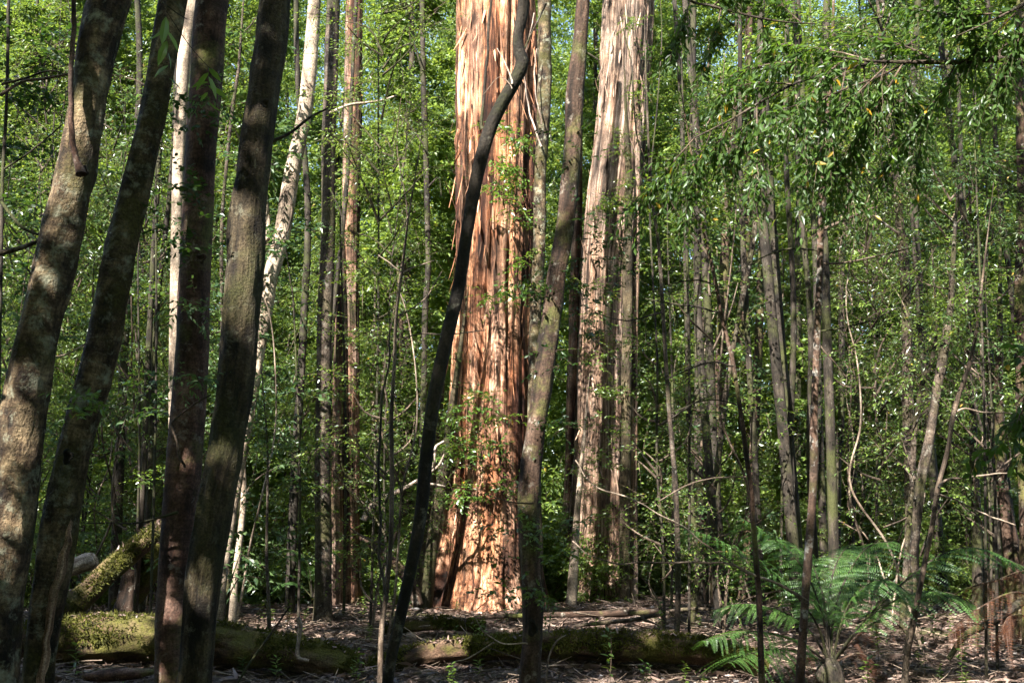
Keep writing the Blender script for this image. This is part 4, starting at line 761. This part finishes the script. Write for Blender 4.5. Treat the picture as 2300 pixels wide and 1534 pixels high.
def seedling_mesh(seed, h, ll):
    rng = rs(seed); g = G(); q, _ = cat(np.array([[0, 0, 0, .004], [.02, .01, h * .5, .003], [0, .02, h, .002]]), 8); tube(g, q[:, :3], q[:, 3], 5, m=1)
    k = 18; t = np.linspace(.25, 1, k); a = np.arange(k) * 2.4
    put_leaves(g, rng, np.stack([0 * t, 0 * t, t * h], 1), np.stack([np.cos(a), np.sin(a), .3 + rng.normal(0, .3, k)], 1), np.array([0, 0, 1.]) + rng.normal(0, .3, (k, 3)), ll * rng.uniform(.6, 1.2, k), ll * .38 * rng.uniform(.7, 1.2, k), LT9)
    return g.mesh('leaves', [M['leaf_mid'], M['twig']], smooth=False)
sds = [seedling_mesh(601, .28, .08), seedling_mesh(602, .4, .07), seedling_mesh(603, .18, .06)]
rng = rs(604)
for i in range(70):
    y = rng.uniform(9.2, 15.5); x = (rng.rand() * 2 - 1) * y * .52
    r = bpy.data.objects.new('seedling', sds[i % 3]); COL.objects.link(r); r.location = (x, y, float(ground_h(x, y)[0])); r.rotation_euler = (0, 0, rng.uniform(0, 6.28))
    s = rng.uniform(.6, 1.3); r.scale = (s, s, s); tag(r, 'tiny green seedling sprouting through the leaf litter', 'seedling', 'tiny seedlings in the leaf litter')
# ------------------------------------------------------------------ understorey and forest behind
def column_crown(seed, h0, h1, r, nclump, per, ll, lw, leafm, droop):
    rng = rs(seed); g = G(); z = rng.uniform(h0, h1, nclump); a = rng.uniform(0, 2 * np.pi, nclump)
    rr = r * np.sqrt(rng.uniform(.02, 1, nclump)) * (1 - .35 * ((z - h0) / (h1 - h0)) ** 2)
    cen = np.stack([rr * np.cos(a), rr * np.sin(a), z], 1)
    clumps(g, rng, cen, rng.uniform(.12, .42, nclump), per, 9, ll, lw, twl=(.25, .6), flatz=.4, twig=.004, droop=droop, njit=.95)
    for i in range(0, nclump, 3):
        zz = max(.2, cen[i, 2] - rng.uniform(.2, .9)); a_ = np.array([0, 0, zz])
        q, _ = cat(np.c_[np.array([a_, (a_ + cen[i]) / 2 + rng.normal(0, .06, 3), cen[i]]), [.016, .011, .004]], 7)
        tube(g, q[:, :3], q[:, 3], 5, m=2, cap=False)
    return g.mesh('crown', [M[leafm], M['twig'], M['twig' if seed % 2 else 'grey']], smooth=False)
def stem_mesh(seed, h, r0, mat):
    rng = rs(seed); g = G(); z = np.linspace(-.2, h, 9)
    w = np.cumsum(rng.normal(0, .12, (9, 2)), 0); w -= w[0]
    q, _ = cat(np.c_[w, z, r0 * (1 - .75 * z / h)], 60); tube(g, q[:, :3], q[:, 3], 10, bark_disp('smooth', seed)); return g.mesh('trunk', [M[mat]])
crowns = [column_crown(305, .3, 15, 1.6, 130, 24, .17, .085, 'leaf_far', .3), column_crown(306, .3, 15, 1.5, 150, 30, .12, .04, 'leaf_cool', .6), column_crown(301, .2, 16, 1.7, 125, 30, .125, .062, 'leaf_far', .2), column_crown(302, 1.0, 17, 1.9, 130, 30, .14, .056, 'leaf_far', .3),
          column_crown(303, .4, 14, 1.5, 125, 32, .13, .042, 'leaf_far', .5), column_crown(304, 1.2, 18, 2.0, 125, 30, .125, .062, 'leaf_far', .2)]
stems = [stem_mesh(311, 17, .09, 'dark'), stem_mesh(312, 18, .12, 'brown'), stem_mesh(313, 16, .08, 'dark'), stem_mesh(314, 19, .13, 'grey')]
rng = rs(77); k = 0
for row, Y in enumerate([20.5, 24, 28, 32.5, 38]):
    half = Y * .53 + 2; nx = int(2 * half / (2.75 + .1 * row))
    for i in range(nx):
        x = -half + (i + .5) * 2 * half / nx + rng.uniform(-1, 1); y = Y + rng.uniform(-1.2, 1.2)
        px_ = 1150 + x / y * F
        if row == 0 and (abs(px_ - 1130) < 130 or abs(px_ - 640) < 60): continue
        z = float(ground_h(x, y)[0])
        r = empty('forest_tree', (x, y, z), 'leafy slender tree standing deep in the forest behind the giants', 'tree', 'leafy trees filling the forest behind')
        r.rotation_euler = (0, 0, rng.uniform(0, 6.28)); s = rng.uniform(.85, 1.25); sz = s * (.42 if (i + row) % 4 == 0 and 0 < row < 3 else 1); r.scale = (s, s, sz)
        for nm, me in (('trunk', stems[k % 4]), ('crown', crowns[(k * 7 + i) % 6])):
            c = bpy.data.objects.new(nm, me); COL.objects.link(c); c.parent = r
        k += 1
dkA, dkB, dkC = stem_mesh(341, 18, .10, 'dark'), stem_mesh(342, 18, .09, 'dark'), stem_mesh(343, 17, .11, 'dark')
rng = rs(81)
for i in range(20):
    px_ = rng.uniform(1500, 2300) if i < 14 else rng.uniform(250, 960); y = rng.uniform(12.5, 18); x = (px_ - 1150) / F * y
    r = empty('slender_tree', (x, y, float(ground_h(x, y)[0])), 'bare slender dark trunk half lost among the leaves of the middle distance', 'tree', 'slender dark trunks of the middle distance')
    r.rotation_euler = (rng.normal(0, .03), rng.normal(0, .03), rng.uniform(0, 6.28)); s = rng.uniform(.4, .85); r.scale = (s, s, 1)
    c = bpy.data.objects.new('trunk', [dkA, dkB, dkC][i % 3]); COL.objects.link(c); c.parent = r
slim = [column_crown(321, .3, 4.5, .55, 46, 16, .075, .038, 'leaf_mid', .25), column_crown(322, 1.2, 8.5, .7, 80, 16, .08, .032, 'leaf_mid', .4),
        column_crown(323, 2.2, 10, .8, 85, 16, .075, .04, 'leaf_far', .2), column_crown(324, .3, 6.5, .6, 62, 16, .085, .027, 'leaf_far', .6)]
sstem = [stem_mesh(331, 5, .03, 'grey'), stem_mesh(332, 9, .035, 'dark'), stem_mesh(333, 10.5, .04, 'brown'), stem_mesh(334, 7, .03, 'twig')]
rng = rs(78)
for i in range(40):
    for _ in range(30):
        y = rng.uniform(16.4, 21); x = (rng.rand() * 2 - 1) * (y * .53 + .3); px_ = 1150 + x / y * F
        if not ((y < 20.5 and (900 < px_ < 1460)) or (y < 15.5 and (560 < px_ < 820 or 2000 < px_ < 2150)) or (y < 17.6 and 730 < px_ < 820) or (y < 18.4 and px_ > 1440)): break
    r = empty('sapling', (x, y, float(ground_h(x, y)[0])), 'slender leafy sapling standing among the trunks of the middle distance', 'sapling', 'leafy saplings among the middle trunks')
    r.rotation_euler = (0, 0, rng.uniform(0, 6.28)); s = rng.uniform(.8, 1.15); r.scale = (s, s, s)
    j = int(rng.choice([0, 0, 0, 3, 3, 1]))
    for nm, me in (('trunk', sstem[j]), ('crown', slim[j])):
        c = bpy.data.objects.new(nm, me); COL.objects.link(c); c.parent = r
airy = [column_crown(351, .5, 6.5, .75, 44, 8, .052, .026, 'leaf_mid', .2), column_crown(352, 1.5, 8.5, .9, 56, 8, .055, .022, 'leaf_far', .35), column_crown(353, .4, 4.5, .6, 34, 8, .05, .026, 'leaf_far', .15)]
airy += [column_crown(354, .8, 7.5, .8, 40, 7, .095, .045, 'leaf_cool', .3), column_crown(355, 1.5, 8.0, .9, 60, 9, .06, .018, 'leaf_mid', .7)]
astem = [stem_mesh(361, 7, .018, 'twig'), stem_mesh(362, 9, .02, 'dark'), stem_mesh(363, 5, .016, 'palet')]
rng = rs(83)
for i in range(36):
    for _ in range(40):
        y = rng.uniform(11.5, 17.3); x = (rng.rand() * 2 - 1) * (y * .53 + .3); px_ = 1150 + x / y * F
        if not (560 < px_ < 840 or 890 < px_ < 1440 or (px_ > 1430 and rng.rand() < .55)): break
    r = empty('sapling', (x, y, float(ground_h(x, y)[0])), 'airy sapling with scattered fine leaves in front of the middle trunks', 'sapling', 'airy saplings before the middle trunks')
    r.rotation_euler = (0, 0, rng.uniform(0, 6.28)); s = rng.uniform(.8, 1.2); r.scale = (s, s, s)
    for nm, me in (('trunk', astem[i % 3]), ('crown', airy[i % 5])):
        c = bpy.data.objects.new(nm, me); COL.objects.link(c); c.parent = r
def bush_mesh(seed, r, h, n, ll, lw, leafm):
    rng = rs(seed); g = G(); u = nrmz(rng.normal(0, 1, (n, 3))) * rng.uniform(.2, 1, (n, 1)) ** .5; u[:, 2] = np.abs(u[:, 2])
    clumps(g, rng, u * [r, r, h], rng.uniform(.08, .25, n), 12, 8, ll, lw, twl=(.12, .35), twig=.003, njit=.9); return g.mesh('foliage', [M[leafm], M['twig']], smooth=False)
bushes = [bush_mesh(401, .8, 1.3, 60, .07, .034, 'leaf_far'), bush_mesh(402, .7, 2.0, 80, .075, .028, 'leaf_far'), bush_mesh(403, .9, .9, 60, .06, .034, 'leaf_mid')]
rng = rs(79)
for i in range(150):
    y = 17.2 + rng.uniform(0, 6) if i < 90 else 23 + 10 * rng.rand(); x = (rng.rand() * 2 - 1) * (y * .54 + .5)
    r = bpy.data.objects.new('bush', bushes[i % 3]); COL.objects.link(r)
    r.location = (x, y, float(ground_h(x, y)[0])); r.rotation_euler = (0, 0, rng.uniform(0, 6.28)); s = rng.uniform(.7, 1.3) * (1 if i < 90 else 1.7); r.scale = (s, s, s * rng.uniform(.8, 1.3))
    tag(r, 'low leafy bush growing behind the fallen logs and tree feet', 'bush', 'low bushes behind the logs')

def far_woods():
    rng = rs(88); g = G(); k = 8500
    y = rng.uniform(42, 60, k); x = (rng.rand(k) * 2 - 1) * (y * .56 + 3); z = -1.5 + rng.rand(k) ** 1.15 * (y * .64 + 4)
    keep = fbm(np.stack([x * .16, y * .1, z * .16], 1), 2) > -.95
    cen = np.stack([x, y, z], 1)[keep]
    n = len(cen); per = 90; R = rng.uniform(.8, 1.8, n)
    pos = np.repeat(cen, per, 0) + nrmz(rng.normal(0, 1, (n * per, 3))) * (np.repeat(R, per) * rng.uniform(.2, 1, n * per))[:, None]
    put_leaves(g, rng, pos, rng.normal(0, 1, (n * per, 3)), np.array([0, -.3, 1.]) + rng.normal(0, .6, (n * per, 3)), rng.uniform(.16, .3, n * per), rng.uniform(.08, .15, n * per), LT4)
    tag(g.build('far_woods', M['leaf_far'], smooth=False), kind='stuff', label='mass of sunlit forest leaves closing the view far behind')
far_woods()

# ------------------------------------------------------------------ shading canopy, mostly unseen: gaps cut sunward to place the light patches
GAPS = [(740, 900, 14.4, .4), (730, 600, 14.4, .35), (790, 950, 17, .5), (780, 700, 17, .4), (780, 1150, 17, .5), (785, 1290, 17, .5), (560, 450, 6.6, .12), (540, 720, 6.6, .13), (500, 1020, 6.6, .12), (450, 1330, 6.6, .12), (1240, 620, 7.3, .12), (1200, 980, 7.3, .12),(2250, 1330, 10, .6), (1400, 300, 17.4, .8), (1385, 620, 17.4, .8), (1365, 780, 17.4, .5), (1365, 930, 17.4, .4), (1360, 400, 17.4, .8), (1340, 1230, 17.2, .25), (1410, 80, 17.4, .7), (1370, 480, 17.4, .7), (1345, 800, 17.4, .5),(1860, 1100, 14, 1.0), (1700, 900, 15, .8), (2000, 800, 15, .8), (1550, 1000, 15, .7),(1700, 120, 6.8, .25), (1850, 240, 6.6, .25), (1950, 100, 6.3, .25), (2100, 60, 6.3, .25), (2200, 180, 6.3, .25), (1600, 300, 7, .25), (1500, 300, 12.5, .7), (1560, 200, 12.5, .6),(1900, 1480, 10.5, .4), (1500, 1500, 9.7, .35), (1700, 1420, 12.5, .5), (2250, 1530, 9.3, .5), (1950, 1400, 13.5, .5), (700, 1420, 12.5, .5), (600, 1380, 14.5, .6), (1600, 1400, 13.5, .5),  # (px, py, Y, radius m): chosen sun patches, canopy cleared sunward of each
    (1050, 60, 15.8, .45), (1050, 200, 15.8, .42), (1050, 330, 15.8, .40), (1045, 440, 15.8, .25), (1075, 640, 15.8, .28), (1060, 760, 15.8, .3), (1120, 850, 15.8, .5), (1130, 960, 15.8, .6),
    (1125, 1080, 15.8, .5), (1110, 1180, 15.8, .5), (1100, 1290, 15.8, .45), (1080, 1360, 15.7, .5), (1150, 620, 15.8, .25), (1195, 700, 15.3, .3), (1190, 560, 15.3, .25),
    (1010, 1000, 15.0, .4), (1150, 400, 15.3, .45), (1380, 300, 17.4, .5), (1370, 420, 17.4, .6), (1345, 560, 17.4, .5), (1410, 120, 17.4, .4), (1340, 760, 17.4, .6), (1350, 930, 17.4, .6), (1400, 30, 17.4, .7), (1360, 500, 17.4, .6), (1400, 200, 17.4, .6),
    (410, 150, 12, .4), (400, 400, 12, .5), (395, 700, 12, .5), (700, 60, 12.6, .5), (680, 250, 12.6, .5), (650, 420, 12.6, .6), (615, 600, 12.6, .6), (590, 740, 12.6, .4), (560, 1250, 13, .5),
    (775, 1250, 17, .6), (775, 1080, 17, .4), (790, 1340, 16.6, .5), (975, 1040, 14.6, .5), (870, 1110, 14.6, .5), (2125, 800, 11.6, .6), (2100, 900, 11.6, .4), (2045, 950, 14.8, .4), (2070, 1060, 11.8, .6), (2050, 1150, 14.0, .6),
    (25, 920, 5.9, .2), (50, 1010, 5.9, .13), (160, 480, 5.9, .09), (250, 520, 6.3, .1), (215, 800, 6.3, .08), (450, 120, 6.9, .09), (560, 300, 6.6, .07), (115, 620, 5.9, .12), (195, 240, 5.9, .1), (230, 650, 6.3, .09), (150, 1180, 6.3, .16), (120, 1330, 6.2, .16), (1230, 1090, 7.3, .13), (1270, 420, 7.3, .14),
    (230, 1400, 10.5, .35), (320, 1400, 10.5, .3), (250, 1290, 12.4, .4), (1000, 1385, 14.8, .6), (1200, 1385, 14.4, .5), (1400, 1380, 14.4, .5), (1000, 1440, 10.8, .3),
    (2000, 1500, 9.8, .5), (2150, 1500, 9.8, .55), (2250, 1460, 10.8, .5), (1650, 1500, 9.6, .45), (1560, 1480, 10, .35), (900, 1500, 9.5, .3), (1100, 1500, 9.6, .3), (1350, 1510, 9.6, .3), (2100, 1420, 12.5, .6),
    (1813, 1290, 7.8, .1), (1840, 640, 7.8, .1), (2200, 620, 10.9, .9), (2250, 780, 10.9, .7), (2190, 350, 10.5, .6), (2100, 1200, 9.8, .3), (1900, 1250, 10.2, .45), (1700, 1230, 10, .5), (1980, 1320, 10, .35), (1800, 1200, 10.3, .4), (2200, 1260, 10.1, .4), (2150, 1360, 10, .5), (1340, 640, 17.4, .5),  (1330, 860, 17.2, .5), (880, 700, 9.4, .3), (900, 560, 9.4, .3),
    (1750, 250, 6.8, .2), (1680, 180, 6.8, .2), (650, 900, 12.5, .4), (620, 750, 12.5, .3)]
def canopy():
    rng = rs(99); g = G()
    n = 700000
    c = np.stack([rng.uniform(-34, 22, n), rng.uniform(-14, 48, n), rng.uniform(9.5, 15.5, n)], 1)
    q = c - SDIR * ((c[:, 2:3] - 3) / SDIR[2])
    front = np.clip((q[:, 1] - 15.8) / 2.6, 0, 1)                  # 0 near the camera, 1 deep in the forest
    cl = fbm(np.stack([q[:, 0] * .9, q[:, 1] * .9, c[:, 2] * .5], 1), 3)
    big = fbm(np.stack([q[:, 0] * .30 + 3, q[:, 1] * .22, q[:, 0] * 0], 1), 2) + np.clip(q[:, 0] * .02 - .05, -.3, .2)
    thr = np.where(front > .5, np.where(big > .34, -.9, .6), np.where(q[:, 1] > 9.2, -.5, -.95) + front * 1.2)
    keep = (cl > thr) & (np.abs(q[:, 0]) < 9 + np.abs(q[:, 1]) * .62) & (q[:, 1] > 1)
    keep &= rng.rand(n) < np.where((front > .5) & (big < .34), .1, 1)
    # keep the view itself clear: nothing of this canopy hangs low inside the picture
    keep &= (c[:, 2] > CAMZ + np.maximum(c[:, 1], 0) * .60 + .5) | (c[:, 1] > 24)
    keep &= ~((c[:, 1] > 24) & (rng.rand(n) < .6))
    c = c[keep]
    # unseen woods beside and behind the camera: leaves added to block sky light
    m = 420000; e = np.stack([rng.uniform(-17, 17, m), rng.uniform(-13, 22, m), rng.uniform(.3, 11, m)], 1)
    out = ((e[:, 1] < 8) | (e[:, 2] < 3)) & np.where(e[:, 1] > 0, np.abs(e[:, 0]) > np.abs(e[:, 1]) * .53 + 1.2, np.hypot(e[:, 0], e[:, 1]) > 3.2)
    k2 = out & (fbm(e * np.array([.55, .55, .4]), 2) > -.05)
    c = np.vstack([c, e[k2]]); keep = np.ones(len(c), bool)
    for (x, y, Y, r) in GAPS:
        t, _ = P(x, y, Y); w = c - t; al = w @ SDIR; dist = np.linalg.norm(w - al[:, None] * SDIR, axis=1)
        keep &= ~((dist < (r * 1.15 if Y > 9 else r * 1.3) * (1 + .35 * fbm(c * .8 + x, 1))) & (al > 0))
    c = c[keep]; n = len(c); print('canopy leaves', n)
    sz = rng.uniform(.13, .26, n) * np.where((q_keep := (c - SDIR * ((c[:, 2:3] - 3) / SDIR[2]))[:, 1]) < 13, 1.25, 1.0)
    put_leaves(g, rng, c, rng.normal(0, 1, (n, 3)) * [1, 1, .5], SDIR + rng.normal(0, .5, (n, 3)), sz, sz * .5, LT4)
    tag(g.build('shading_canopy_leaves', M['leaf_far'], smooth=False), kind='stuff', label='shading leaf canopy overhead and around the camera, gaps cut to place sun patches')
canopy()
